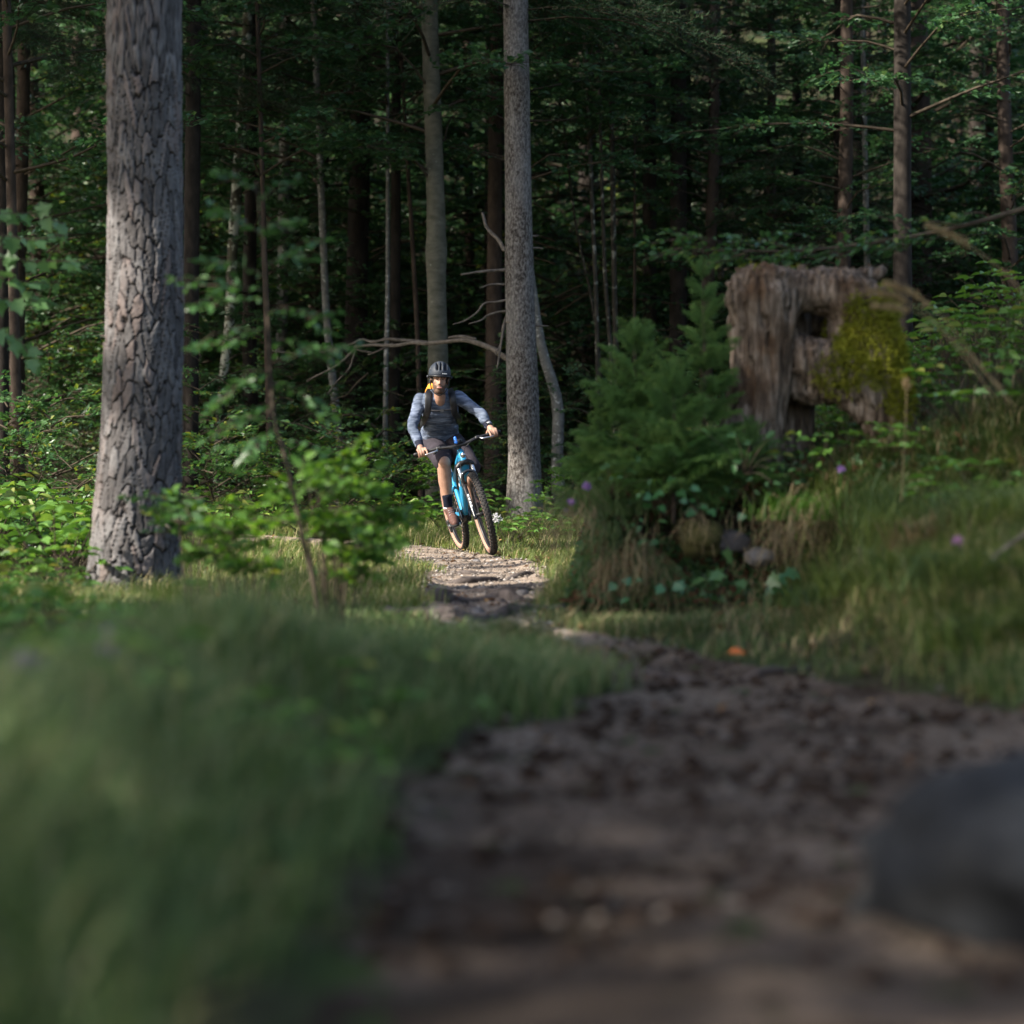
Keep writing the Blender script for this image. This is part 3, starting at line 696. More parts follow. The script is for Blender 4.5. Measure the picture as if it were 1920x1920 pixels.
tree_at('beech_tree', 'dull grey-brown trunk partly hidden right of the foreground sapling', 33.0,
    [(532, 400), (530, 560), (526, 700), (524, 850)], [21, 21, 22, 24], M['bark_pale'], s=15, crown=crowns[4], cz=6)
tree_at('slender_tree', 'pale straight pole-like stem left of the smooth beech trunk', 29.0,
    [(727, 440), (727, 560), (724, 680), (722, 850)], [7, 8, 9, 10], M['bark_pale'], s=16, crown=crowns[0], cz=5.8, cs=.7)
tree_at('beech_tree', 'dark straight trunk close behind the pale pole-like stem', 31.0,
    [(742, 400), (741, 600), (738, 860)], [19, 20, 22], M['bark_dark'], s=17, crown=crowns[1], cz=6)
tree_at('dark_tree', 'thick almost black trunk between sapling and dead branch twigs', 32.0,
    [(672, 400), (668, 600), (662, 860)], [40, 42, 46], M['bark_dark'], s=18, crown=sprc[1], cz=6)
tree_at('dark_tree', 'dark thick trunk close to the right edge of the big pine', 27.0,
    [(360, 400), (358, 600), (355, 900)], [30, 30, 34], M['bark_dark'], s=19, crown=sprc[0], cz=5)
tree_at('dark_tree', 'reddish brown trunk showing between cyclist shoulder and grey spruce', 30.0,
    [(928, 400), (926, 640), (924, 920)], [28, 30, 34], M['bark_brown'], s=20, crown=sprc[1], cz=6)
for k, (pxs, w, lab) in enumerate([
    ([(1112, 420), (1118, 560), (1122, 760)], [8, 8, 8], 'thin speckled stem, left one of the clump right of the spruce'),
    ([(1131, 420), (1134, 520), (1145, 650), (1150, 760)], [7, 8, 8], 'thin speckled stem bending in the clump right of the spruce'),
    ([(1150, 420), (1152, 540), (1158, 760)], [10, 10, 11], 'thicker speckled stem in the middle of the clump right of the spruce'),
    ([(1190, 420), (1190, 560), (1188, 700)], [5, 6, 6], 'thinnest pale stem, right one of the clump above the spruce sapling'),
    ([(1080, 430), (1110, 560), (1128, 700), (1130, 780)], [5, 6, 6], 'thin stem leaning left across the clump right of the spruce')]):
    tree_at('slender_tree', lab, 28.5+.5*k, pxs, w, M['bark_speck'] if k != 3 else M['bark_brown'], s=21+k, crown=crowns[k], cz=5.6, cs=.55, group='clump of thin stems')
tree_at('dark_tree', 'dark wide trunk above the young spruce, left one of two', 32, [(1218, 400), (1218, 560), (1216, 800)], [26, 27, 30], M['bark_dark'], s=31, crown=sprc[0], cz=6.2)
tree_at('dark_tree', 'dark wide trunk above the young spruce, right one of two', 31, [(1272, 400), (1272, 560), (1270, 800)], [32, 33, 36], M['bark_dark'], s=32, crown=sprc[1], cz=6.2)
tree_at('beech_tree', 'greyish trunk seen above the right end of the stump top', 26, [(1692, 400), (1692, 520), (1694, 700)], [34, 36, 40], M['bark_dark'], s=33, crown=crowns[2], cz=6)
tree_at('slender_tree', 'short stretch of pale stem above the middle of the stump', 30, [(1624, 400), (1626, 500), (1628, 700)], [11, 12, 12], M['bark_pale'], s=34, crown=crowns[3], cz=6, cs=.7)
tree_at('beech_tree', 'brown trunk half hidden by the hanging maple leaves left of the pine', 24, [(22, 400), (26, 560), (30, 720), (36, 860)], [19, 20, 20, 22], M['bark_brown'], s=35, crown=crowns[4], cz=5.2)
tree_at('dark_tree', 'dark brown trunk cut by the left edge of the view', 26, [(4, 400), (4, 600), (4, 860)], [24, 26, 28], M['bark_dark'], s=36, crown=sprc[0], cz=5.5)
tree_at('beech_tree', 'pale grey trunk just right of the two dark wide trunks', 34, [(1350, 400), (1352, 560), (1354, 800)], [12, 13, 14], M['bark_pale'], s=37, crown=crowns[0], cz=6)
tree_at('beech_tree', 'leaning grey trunk behind the dark twigs left of the beech', 30, [(604, 400), (612, 600), (640, 860)], [13, 14, 16], M['bark_pale'], s=38, crown=crowns[1], cz=6)
tree_at('slender_tree', 'leaning thin stem just left of the smooth beech trunk', 30, [(770, 400), (782, 600), (790, 860)], [8, 9, 10], M['bark_brown'], s=39, crown=crowns[3], cz=6, cs=.7)
tree_at('beech_tree', 'dim brown trunk between smooth beech and grey spruce', 36, [(880, 400), (884, 640), (886, 900)], [17, 18, 20], M['bark_brown'], s=40, crown=crowns[3], cz=6)

# the deep wood
ZN = [(-1e9, 'at the far left edge'), (40, 'left of the big pine'), (200, 'hidden close behind the big pine'), (345, 'just right of the big pine'), (430, 'behind the lichen spotted trunk'), (500, 'behind the crooked sapling'),
      (580, 'left of the dead branch twigs'), (660, 'behind the dead branch twigs'), (740, 'left of the cyclist'), (800, 'behind the smooth beech'), (850, 'between smooth beech and grey spruce'), (940, 'behind the grey spruce'), (1020, 'behind the crooked beech'),
      (1080, 'behind the clump of thin stems'), (1180, 'above the bushy spruce'), (1280, 'above the young spruce leader'), (1370, 'behind the left of the stump'), (1500, 'behind the right of the stump'), (1640, 'above the mossy stump shoulder'), (1760, 'above the right slope'), (1880, 'at the far right edge')]
ORD = 'nearest,second nearest,third nearest,fourth nearest,fifth nearest,sixth nearest,seventh nearest,eighth nearest,ninth nearest,tenth nearest,eleventh nearest,twelfth nearest,thirteenth nearest,fourteenth nearest,fifteenth nearest,sixteenth nearest,seventeenth nearest,eighteenth nearest,nineteenth nearest,twentieth nearest,farthest'.split(',')
def name_by_place(items, kind):
    """items: (x, y, object, look): gives each a label by its look and where it stands"""
    zones = {}
    for it in sorted(items, key=lambda q: q[1]):
        px = it[0]/it[1]*FPX+960; z = [n for a, n in ZN if px >= a][-1]; zones.setdefault(z, []).append(it)
    for z, L in zones.items():
        for k, it in enumerate(L): it[2]['label'] = f'{it[3]} {kind} {z}, {ORD[min(k, 20)]} of those there' if len(L) > 1 else f'{it[3]} {kind} {z}'
gd = 'dark trunks deep in the wood'
tm = []
for q in range(4):
    a = Acc(); pts = [(0, 0, -.6), (.05*rng.normal(), 0, 3), (.12*rng.normal(), 0, 7), (.15*rng.normal(), 0, 13)]
    trunk(a, catmull(pts, 24), [.15, .125, .10, .05], 12, 24, .05, s=50+q, flare=.3); tm.append(to_mesh('deep_trunk', a, [M[('bark_dark', 'bark_brown', 'bark_brown', 'bark_dark')[q]]]))
def lone(x, y, r, pts): return all((x-a)**2+(y-b)**2 > r*r for a, b in pts)
used = []; items = []
k = 0
while k < 84:
    y = rng.uniform(33, 66) if k < 70 else rng.uniform(29, 36); x = rng.uniform(-.27, .27)*y; pxx = x/y*FPX+960
    if not lone(x, y, 1.5, used): continue
    if k >= 70 and (abs(pxx-985) < 150 or abs(pxx-780) < 90): continue
    used.append((x, y)); sc0 = .7+.8*rng.random() if k < 70 else .6+.3*rng.random()
    t = thing('forest_tree', 'x', 'tree', (x, y, float(H(x, y))), gd, scale=sc0, rz=rng.random()*6)
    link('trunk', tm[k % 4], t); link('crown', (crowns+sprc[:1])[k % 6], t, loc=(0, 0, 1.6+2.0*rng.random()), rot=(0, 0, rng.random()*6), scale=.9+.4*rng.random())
    items.append((x, y, t, ('dark', 'brownish', 'brown', 'dark')[k % 4]+(' slim' if sc0 < 1 else ' stout'))); k += 1
name_by_place(items, 'forest tree')
# young understorey beeches
gs = 'young beeches under the tall trees'
sdk = []
for q in range(3):
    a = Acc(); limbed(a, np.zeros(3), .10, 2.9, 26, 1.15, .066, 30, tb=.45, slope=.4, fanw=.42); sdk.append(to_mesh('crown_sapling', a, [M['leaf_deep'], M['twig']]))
used = []; items = []
k = 0
while k < 230:
    y = 25.5+rng.random()**1.1*22; x = rng.uniform(-.26, .26)*y
    if not lone(x, y, .65, used): continue
    pxx = x/y*FPX+960
    if y < 30 and (x > path_l(y)-.5 and x < path_r(y)+.5): continue
    if y < 27.5 and (930 < pxx < 1020 or 770 < pxx < 870): continue
    if y < 26.5 and rng.random() < .5: continue
    used.append((x, y)); sc0 = rng.uniform(.4, .8) if y < 31.5 else rng.uniform(.8, 2.2)
    t = thing('beech_sapling', 'x', 'young tree', (x, y, float(H(x, y))), gs, rz=rng.random()*6, scale=sc0)
    link('crown', (saps+sdk)[k % 7], t); items.append((x, y, t, 'low leafy' if sc0 < 1 else 'leafy' if sc0 < 1.6 else 'tall leafy')); k += 1
name_by_place(items, 'young beech')
# ------------------------------------------------------------------ shrubs and leafy plants near the clearing
def bush_thing(name, label, cat, Y, px, mesh, sc, dz=0, rz=None, group=None, base_py=None):
    x = (px-960)*Y/FPX
    t = thing(name, label, cat, (x, Y, float(H(x, Y))+dz), group, rz=rng.random()*6 if rz is None else rz, scale=sc)
    link('crown', mesh, t); return t
a = Acc(); limbed(a, np.zeros(3), .05, .9, 15, .8, .065, 30, tb=.55, slope=.6); bright = to_mesh('crown_bright', a, [M['leaf_beech'], M['twig']])
a = Acc(); limbed(a, np.zeros(3), .05, .7, 13, .7, .06, 30, tb=.35, slope=.5); bright2 = to_mesh('crown_bright', a, [M['leaf_lit'], M['twig']])
for i, (px, Y, s, lab) in enumerate([
    (655, 24.5, 1.0, 'low leafy shrub left of the cyclist, its tips in the sun'),
    (705, 25.5, 1.25, 'layered beech shrub behind the low shrub left of the cyclist'),
    (752, 24.6, .95, 'small leafy shrub beside the rear wheel of the bicycle'),
    (788, 25.6, .9, 'low green shrub at the foot of the smooth beech trunk'),
    (905, 26.2, .7, 'small shrub between bicycle and grey spruce trunk'),
    (600, 25.0, 1.1, 'leafy shrub behind the upper end of the sunlit clearing'),
    (545, 26.0, 1.2, 'broad shrub at the back of the clearing near the slender stem'),
    (470, 24.8, 1.0, 'shrub behind the clearing under the lichen spotted trunk'),
    (400, 24.5, 1.1, 'shrub beside the right side of the pine at the back of the clearing'),
    (1025, 26.0, .6, 'small bright plant just right of the spruce base'),
    (1075, 24.6, .8, 'dark shrub between the crooked beech and the bank')]):
    bush_thing('shrub', lab, 'shrub', Y, px, (bright, lows[0], bright2, lows[1])[i % 4], s, group='shrubs at the back of the clearing')
# broad-leaved herbs, left behind the pine
def herb_mesh(n, h, leaf, mat, seed=0):
    a = Acc()
    for q in range(n):
        az = rng.random()*2*PI; r = .05+.22*rng.random(); hh = h*(.5+.7*rng.random()); b = np.array([math.cos(az)*r*.5, math.sin(az)*r*.5, 0])
        tip = b+np.array([math.cos(az)*r, math.sin(az)*r, hh]); tube(a, [b*.3, (b+tip)/2+[0, 0, hh*.12], tip], [.004, .002], 3, 4, mat=1, caps=False)
        for l in range(3):
            aa = az+(l-1)*1.2+.3*rng.normal(); D = nrm(np.array([[math.cos(aa), math.sin(aa), .05]])); Nn = perp(D, np.array([[0, 0, 1.0]])+.3*rng.normal(size=(1, 3)))
            V, F = leaf_oval(tip[None], D, Nn, [leaf*(.7+.6*rng.random())], [leaf*.62]); a.add(V, F, 0, np.clip(.5+.25*rng.normal(), 0, 1), False)
    return to_mesh('herb', a, [M[mat], M['twig']])
herbs = [herb_mesh(13, .26, .085, 'leaf_herb') for q in range(4)]
gh = 'leafy herbs on the forest edge'
def herb_field(n, xr, yr, dens, sc, lab, grp):
    used = []; c = 0
    for _ in range(n*30):
        if c >= n: break
        x = rng.uniform(*xr); y = rng.uniform(*yr)
        if rng.random() > dens(x, y) or not lone(x, y, .16, used): continue
        used.append((x, y)); c += 1; zz_ = [n for a, n in ZN if x/y*FPX+960 >= a][-1]
        t = thing('herb_plant', lab+', '+zz_, 'plant', (x, y, float(H(x, y))), grp, rz=rng.random()*6, scale=sc*(.7+.6*rng.random())); link('leaves', herbs[c % 4], t)
herb_field(110, (-6.2, -2.7), (14.6, 25), lambda x, y: 1.0 if x < -.185*y+.1 else .25*(y > 19), 1.45, 'broad leaved green herb', gh)
herb_field(34, (-3.6, -1.5), (8.6, 15.0), lambda x, y: x < -.197*y, .95, 'leafy herb in front of the pine foot', 'herbs in front of the pine')
herb_field(42, (-4.0, .4), (22.0, 26), lambda x, y: smooth(.0, -.3, on_path(x, y)), 1.0, 'low herb at the back of the clearing', 'herbs behind the clearing')
herb_field(50, (2.35, 4.2), (11.5, 17), lambda x, y: 1.0, 1.0, 'dark leafy herb on the upper slope', 'herbs on the right slope')
herb_field(45, (.45, 2.2), (12.4, 16), lambda x, y: bank_t(x, y) > .7, .75, 'small dark herb on top of the bank', 'herbs on the bank')
for i, (px, Y, s, lab) in enumerate([(60, 21.5, 1.0, 'bushy green shrub at the left edge behind the herbs'), (135, 20.5, .8, 'yellow-green sprays in the sun just left of the pine trunk'),
    (95, 23.5, 1.3, 'taller dark shrub behind the herbs left of the pine'), (15, 24, 1.3, 'shrub cut by the left edge behind the herbs')]):
    bush_thing('shrub', lab, 'shrub', Y, px, (lows[2], bright)[i % 2], s, group='shrubs left of the pine')

# ------------------------------------------------------------------ foreground sapling with single leaves
def leaf_mesh(kind):
    a = Acc()
    if kind == 'oval':
        V, F = leaf_oval(np.zeros((1, 3)), np.array([[1., 0, 0]]), np.array([[0, 0, 1.]]), [1.0], [.6]); a.add(V, F, 0, .5, True)
    else:   # three-lobed
        o = [(0, 0), (.12, .10), (.10, .42), (.38, .30), (.52, .46), (.62, .22), (1.0, 0), (.62, -.22), (.52, -.46), (.38, -.30), (.10, -.42), (.12, -.10)]
        V = np.array([(x, y, .10*abs(y)-.16*x*x) for x, y in o]+[(.4, 0, -.05)]); F = [[i, (i+1) % 12, 12] for i in range(12)]; a.add(V, F, 0, .5, True)
    return a
leafA = to_mesh('leaf', leaf_mesh('oval'), [M['leaf_lit']]); leafB = to_mesh('leaf', leaf_mesh('oval'), [M['leaf_beech']])
leafM = to_mesh('leaf', leaf_mesh('lobed'), [M['leaf_maple']]); leafI = to_mesh('leaf', leaf_mesh('lobed'), [M['leaf_ivy']])
LN = {}; REST = {}
def place_leaf(root, mesh, p, D, Nn, L):
    LN[root.name] = LN.get(root.name, 0)+1
    if LN[root.name] > 290:      # past what anyone would pick apart: joined below
        D = nrm(D); Nn = nrm(Nn-D*np.dot(Nn, D)); tv = np.zeros(len(mesh.vertices)*3); mesh.vertices.foreach_get('co', tv)
        V = tv.reshape(-1, 3) @ np.stack([D, np.cross(Nn, D), Nn], 0)*L+p-np.array(root.location)
        a = REST.setdefault(root.name, (root, Acc(), mesh.materials[0]))[1]; a.add(V, [tuple(f.vertices) for f in mesh.polygons], 0, np.clip(.5+.2*rng.normal(), 0, 1)); return
    D = nrm(D); Nn = nrm(Nn-D*np.dot(Nn, D)); S = np.cross(Nn, D)
    Mx = Matrix(((D[0], S[0], Nn[0]), (D[1], S[1], Nn[1]), (D[2], S[2], Nn[2]))).to_4x4()
    o = bpy.data.objects.new('leaf', mesh); C.objects.link(o); o.parent = root
    o.matrix_local = Matrix.Translation(Vector(p-np.array(root.location))) @ Mx @ Matrix.Scale(L, 4)
    return o
def leafy_twigs(root, twacc, segs, mesh, per, L, spread=.06, flat=.4, vert=0):
    for p0, p1 in segs:
        p0 = np.asarray(p0); p1 = np.asarray(p1); d = p1-p0; l = np.linalg.norm(d); d = d/l
        s = nrm(np.cross([0, 0, 1.0], d))
        tube(twacc, [p0, (p0+p1)/2+.02*rng.normal(size=3), p1], [.004, .0018], 4, 5, caps=False)
        for k in range(per):
            t = (k+.7)/per; sd = 1 if k % 2 else -1
            D = d*.6+s*sd*.9+.3*rng.normal(size=3)+np.array([0, 0, -vert]); Nn = np.array([0, 0, 1.0])+flat*rng.normal(size=3)
            place_leaf(root, mesh, p0+d*l*t, D, Nn, L*(.7+.5*rng.random()))
Ys = 10.6
sp = px_pts([(600, 1180), (588, 1090), (575, 1040), (558, 960), (545, 900), (530, 840), (515, 790), (507, 700), (502, 600), (497, 520), (490, 430), (480, 340)], Ys)
sap = thing('beech_sapling', 'thin crooked foreground sapling with blurred bright green leaves', 'young tree', (sp[0][0], Ys, float(H(sp[0][0], Ys))))
a = Acc(); tube(a, sp, [5.5*Ys/FPX, 4.5*Ys/FPX, 3*Ys/FPX, 1.5*Ys/FPX], 8, 50, disp=lambda p, th, rr: rr*(1+.15*vnoise(p[:, 2][:, None]*30, th[None]))); world_child('trunk', a, M['twig'], sap)
tw = Acc(); segs = []
for px, py, dx, dy, ln in [(497, 520, -130, -25, 3), (497, 500, 110, -45, 3), (500, 560, -150, 20, 4), (502, 590, 120, 10, 3), (505, 620, -140, 35, 4), (505, 640, 130, 30, 3), (510, 700, -120, 60, 3),
                           (510, 720, 110, 60, 3), (515, 760, -130, 70, 3), (530, 830, 130, 40, 3), (490, 450, 60, -30, 2), (490, 440, -90, -40, 3), (500, 545, -190, -20, 3), (520, 800, -90, 90, 3), (507, 680, 150, -30, 2), (485, 380, 70, -40, 2), (482, 360, -80, -40, 2)]:
    p0 = P(px, py, Ys); e = P(px+dx, py+dy, Ys+.3*rng.normal()); mid = (p0+e)/2+[0, .1*rng.normal(), .03]
    segs += [(p0, mid), (mid, e)]
    for q in range(ln-1):
        f = .3+.5*rng.random(); b0 = p0*(1-f)+e*f; segs.append((b0, b0+nrm(e-p0+.9*rng.normal(size=3)*np.linalg.norm(e-p0)*[.5, 1, .3])*.17))
leafy_twigs(sap, tw, segs, leafB, 6, .064, flat=.8)
world_child('branchwork', tw, M['twig'], sap)
# leafy shrub at the foot of the sapling
def leafy_shrub(label, ctrs, Y, mesh, n, L, group=None, mat='twig', flat=1.0, dup=2, name='shrub', cat='shrub'):
    x0 = np.mean([c[0] for c in ctrs]); g = P(x0, 1000, Y)
    root = thing(name, label, cat, (g[0], Y, float(H(g[0], Y))), group); tw = Acc(); segs = []
    for px, py, dx, dy in [(a+dj*22*rng.normal(), b+dj*20*rng.normal(), c, d) for dj in range(dup) for a, b, c, d in ctrs]:
        b = np.array([g[0]+(P(px, py, Y)[0]-g[0])*.4, Y, float(H(g[0], Y))]); e0 = P(px, py, Y+.35*rng.normal()); e = e0+np.array([dx*Y/FPX, .15*rng.normal(), -dy*Y/FPX])
        tube(tw, [b, b*.45+e0*.55+[0, 0, .05], e0], [.004, .0025], 4, 7, caps=False); segs.append((e0, e))
        for q in range(4):
            f = rng.random()*.8-.2; bb = e0*(1-f)+e*f; segs.append((bb, bb+nrm(e-e0+np.linalg.norm(e-e0)*rng.normal(size=3)*[.7, 1, .3])*.15))
    leafy_twigs(root, tw, segs, mesh, n, L, flat=flat); world_child('branchwork', tw, M[mat], root); return root
leafy_shrub('dense leafy shrub right of the sapling base, overhanging the trail edge', [(600, 930, 60, -30), (640, 900, 60, 10), (650, 960, 80, 15), (620, 980, 90, 20), (660, 1000, 90, 0), (600, 1010, 80, 30), (640, 1045, 90, 10), (590, 890, 40, -20), (560, 930, -50, 10), (690, 950, 60, 30), (690, 1030, 70, -25), (620, 900, 30, -30), (660, 930, 50, -25), (640, 1000, 50, -30), (600, 960, 40, 10), (630, 1070, 60, 10)], 10.9, leafA, 5, .075)
leafy_shrub('low spreading shrub left of the sapling base in front of sunlit grass', [(480, 960, -80, -10), (460, 1000, -90, 10), (500, 1010, -60, 30), (420, 1040, -70, -5), (380, 960, -60, -5), (520, 1050, -80, 5), (540, 980, -60, 0), (480, 1060, -90, 0), (400, 990, 80, 0)], 10.7, leafA, 6, .062)
leafy_shrub('sprig of dark leaves crossing the lower pine trunk', [(380, 935, -110, -15), (340, 960, -60, 0), (360, 1000, -60, -10)], 11.2, leafB, 4, .058)
# maple branch hanging in from the top left
Ym = 13.0
mb = thing('maple_branch', 'hanging maple branch with large dull green leaves at the upper left edge', 'branch', P(-60, 440, Ym)); tw = Acc(); segs = []
for p in [[(-80, 430), (0, 440), (60, 450), (130, 440)], [(-80, 500), (0, 520), (50, 530), (110, 530)], [(-60, 600), (0, 620), (40, 640), (70, 690)], [(-60, 470), (0, 480), (60, 490), (150, 490)], [(-80, 560), (-10, 560), (50, 560), (95, 570)], [(-80, 390), (0, 400), (60, 400), (120, 420)]]:
    q = px_pts(p, Ym+.15*rng.normal()); segs += [(q[0], q[1]), (q[1], q[2]), (q[2], q[3])]
for p0, p1 in segs:
    d = p1-p0; l = np.linalg.norm(d); tube(tw, [p0, p1], [.004, .003], 4, 3, caps=False)
    for k in range(4):
        D = nrm(d)*.5+np.array([0, 0, -.55])+.5*rng.normal(size=3); place_leaf(mb, leafM, p0+d*(k+.5)/4, D, np.array([.2, -.8, .7])+.5*rng.normal(size=3), .105*(.7+.5*rng.random()))
world_child('branchwork', tw, M['twig'], mb)
# beech branch entering above the stump
Yb = 13.6
bb = thing('beech_branch', 'horizontal leafy beech branch reaching in above the stump', 'branch', P(1720, 430, Yb)); a = Acc()
lim = px_pts([(1960, 380), (1800, 425), (1640, 455), (1500, 470), (1380, 470), (1260, 468)], Yb); tube(a, lim, [.018, .003], 5, 24, mat=1, caps=False)
lp = catmull(lim, 40)
for k in range(46):
    i = rng.integers(6, 40); p = lp[i]+rng.normal(size=3)*[.05, .1, .05]; sdn = rng.choice([-1, 1])
    spray(a, p, np.array([-.7, .5*sdn, .12*rng.normal()+.05]), .2+.18*rng.random(), .09, 16, .055, tb=.55, big=True)
L = np.array(bb.location); a.V = [v-L for v in a.V]; obj('crown', a, [M['leaf_beech'], M['twig']], bb)

# ------------------------------------------------------------------ young spruces on the bank
nbm = []
for q in range(5):
    a = Acc(); needle_branch(a, np.zeros(3), np.array([1, 0, .12]), 1.0, 430, .056, nw=.0075, droop=.05, tb=.6); nbm.append(to_mesh('spruce_twig', a, [M['needle'], M['twig']]))
def young_spruce(label, px, topy, basey, Y, spread_px, nwh, seed):
    top = P(px, topy, Y); x = top[0]; gz = float(H(x, Y)); root = thing('young_spruce', label, 'young tree', (x, Y, gz))
    h = top[2]-gz; a = Acc(); tube(a, [(0, 0, -.05), (.01, 0, h*.5), (0, 0, h)], [.016, .010, .003], 7, 16); obj('trunk', a, M['bark_brown'], root)
    W = spread_px*Y/FPX
    for w in range(nwh):
        f = (w+.3)/nwh; z = h*(1-f*.95); ln = W*(.34+.66*f)
        nb = 6 if w else 4
        for k in range(nb+ (w > 3)*2):
            az = k*2*PI/nb+w*1.1+.25*rng.normal(); l = ln*(.75+.4*rng.random())
            o = link('branch', nbm[rng.integers(5)], root, loc=(0, 0, z+.02*rng.normal()), rot=(0.3*rng.normal(), -(.80-.85*f)+.1*rng.normal(), az), scale=l)
    o = link('branch', nbm[0], root, loc=(0, 0, h-.08), rot=(0, -PI/2, 0), scale=.14)
young_spruce('young spruce with a clear leader in front of the stump', 1318, 505, 900, 12.75, 128, 9, 1)
young_spruce('lower bushy young spruce left of the one with the clear leader', 1190, 628, 900, 12.9, 160, 9, 2)
young_spruce('small dark young spruce at the foot of the stump', 1405, 800, 900, 12.6, 95, 5, 3)
young_spruce('small young spruce half hidden between the two larger ones', 1262, 700, 900, 12.5, 165, 7, 4)
young_spruce('tiny young spruce at the left nose of the bank', 1125, 770, 900, 12.9, 110, 6, 5)

# ------------------------------------------------------------------ the old stump
Yt = 13.0
def stump():
    x0 = (1530-960)*Yt/FPX; gz = float(H(x0, Yt)); root = thing('tree_stump', 'old hollow weathered tree stump with moss on top of the bank', 'stump', (x0, Yt, gz-.05))
    s = Yt/FPX; a = Acc()
    def T(lst, r, dy=(0, 0), n=18):
        p = [P(u, v, Yt+dy[0]+(dy[1]-dy[0])*k/(len(lst)-1)) for k, (u, v) in enumerate(lst)]
        tube(a, p, [q*s for q in r], n, len(lst)*6)
    T([(1436, 552), (1438, 610), (1434, 690), (1422, 760), (1408, 850)], [60, 58, 54, 54, 66])
    T([(1478, 560), (1474, 600), (1462, 690), (1452, 770), (1448, 850)], [34, 20, 26, 24, 34], (.03, .0))
    T([(1405, 550), (1402, 620), (1398, 700), (1382, 780), (1362, 860)], [36, 34, 30, 30, 26], (.05, -.04))
    T([(1400, 560), (1470, 550), (1530, 548), (1590, 560), (1640, 580)], [42, 38, 40, 50, 40], (.02, .06))
    T([(1600, 560), (1618, 600), (1632, 660), (1652, 720), (1676, 780), (1698, 870)], [44, 50, 56, 52, 40, 32], (.06, -.10))
    T([(1462, 640), (1505, 672), (1552, 694), (1604, 722), (1650, 768), (1684, 840)], [26, 40, 50, 50, 40, 28], (.04, -.14))
    T([(1590, 575), (1600, 640), (1596, 700)], [40, 52, 50], (.10, .02))
    T([(1470, 735), (1510, 730), (1560, 735)], [18, 30, 26], (.05, .0))
    T([(1560, 715), (1600, 745), (1636, 790), (1662, 870)], [30, 32, 27, 20], (-.06, -.16))
    T([(1480, 560), (1540, 600), (1600, 680)], [50, 60, 55], (.50, .50))
    T([(1440, 600), (1450, 700), (1450, 850)], [80, 80, 80], (.38, .38))
    T([(1440, 560), (1530, 540), (1600, 528), (1655, 512)], [36, 30, 24, 9], (.2, .15))
    for k in range(16):
        u = 1385+k*16; T([(u, 548), (u+rng.normal()*3, 508-16*rng.random())], [9, 3], (.03*rng.normal()+.02, .03))
    def disp(co, no):
        rel = co; ang = np.arctan2(co[:, 1]-Yt, co[:, 0]-P(1432, 0, Yt)[0])
        f = fbm(co[:, 0]*26, co[:, 1]*26, co[:, 2]*4.2, 4, 5)
        g = vnoise(co[:, 0]*60, co[:, 1]*60, co[:, 2]*7, 15)
        return .018*f+.006*g+(no[:, 2] > .45)*.035*np.abs(vnoise(co[:, 0]*38, co[:, 1]*38, 0, 3))+.012*fbm(co[:, 0]*4, co[:, 1]*4, co[:, 2]*3, 3, 8)-.03*(np.abs(vnoise(co[:, 0]*14, co[:, 1]*14, co[:, 2]*1.6, 25)) < .07)
    m, nt, b = mat_new('weathered_wood', .9, .15)
    n1 = noise(nt, 26, 6, .7, stretch=(1, 1, .16)); n2 = noise(nt, 2.6, 4, .6)
    c1 = ramp(nt, n1, [(.33, (.014, .010, .008)), (.48, (.125, .094, .070)), (.64, (.29, .235, .19))])
    c2 = ramp(nt, n1, [(.33, (.024, .015, .010)), (.6, (.125, .076, .045))])
    nt.links.new(mixc(nt, ramp(nt, n2, [(.46, (0, 0, 0)), (.64, (1, 1, 1))]), c1, c2), b.inputs['Base Color']); bump(nt, b, n1, .9, .03)
    body = fuse('wood', a, m, .017, root, 2, disp)
    # moss cushion on the right shoulder
    me = body.data; n = len(me.vertices); co = np.zeros(n*3); me.vertices.foreach_get('co', co); co = co.reshape(-1, 3)+np.array(root.location)
    no = np.zeros(n*3); me.vertex_normals.foreach_get('vector', no); no = no.reshape(-1, 3)
    px = 960+co[:, 0]/co[:, 1]*FPX; py = HY-(co[:, 2]-CZ)/co[:, 1]*FPX
    w = smooth(1550, 1590, px+50*fbm(co[:, 2]*6, co[:, 1]*6, 0, 3)+.12*(py-640))*smooth(1725, 1690, px)*smooth(545, 590, py+26*fbm(co[:, 0]*8, co[:, 2]*2, 0, 2, 4))*smooth(750, 690, py-.35*(px-1600)+30*fbm(co[:, 0]*9, co[:, 2]*9, 0, 2, 6))
    w = w*smooth(-.55, -.25, fbm(co[:, 0]*9, co[:, 1]*9, co[:, 2]*9, 3, 66))
    w = np.maximum(w, smooth(1655, 1668, px)*smooth(1715, 1690, px)*smooth(700, 720, py)*smooth(800, 770, py)*(no[:, 2] > -.4))
    w = np.maximum(w, (no[:, 2] > .6)*smooth(1560, 1540, px)*smooth(560, 550, py)*.02)
    w = w*(no[:, 1] < .5)
    pick = rng.random(n) < w; k = np.nonzero(pick)[0]; k = np.repeat(k, 9); nn = len(k)
    p = co[k]+.012*rng.normal(size=(nn, 3)); d = nrm(no[k]+.75*rng.normal(size=(nn, 3))+[0, 0, -.15]); sd = nrm(np.cross(d, rdir(nn)))*.0045; l = .034*(.3+1.0*rng.random(nn))[:, None]*(1+.8*fbm(co[k][:, 0]*11, co[k][:, 1]*11, co[k][:, 2]*11, 2, 4))[:, None]
    p = p+no[k]*(.012*rng.random((nn, 1)))
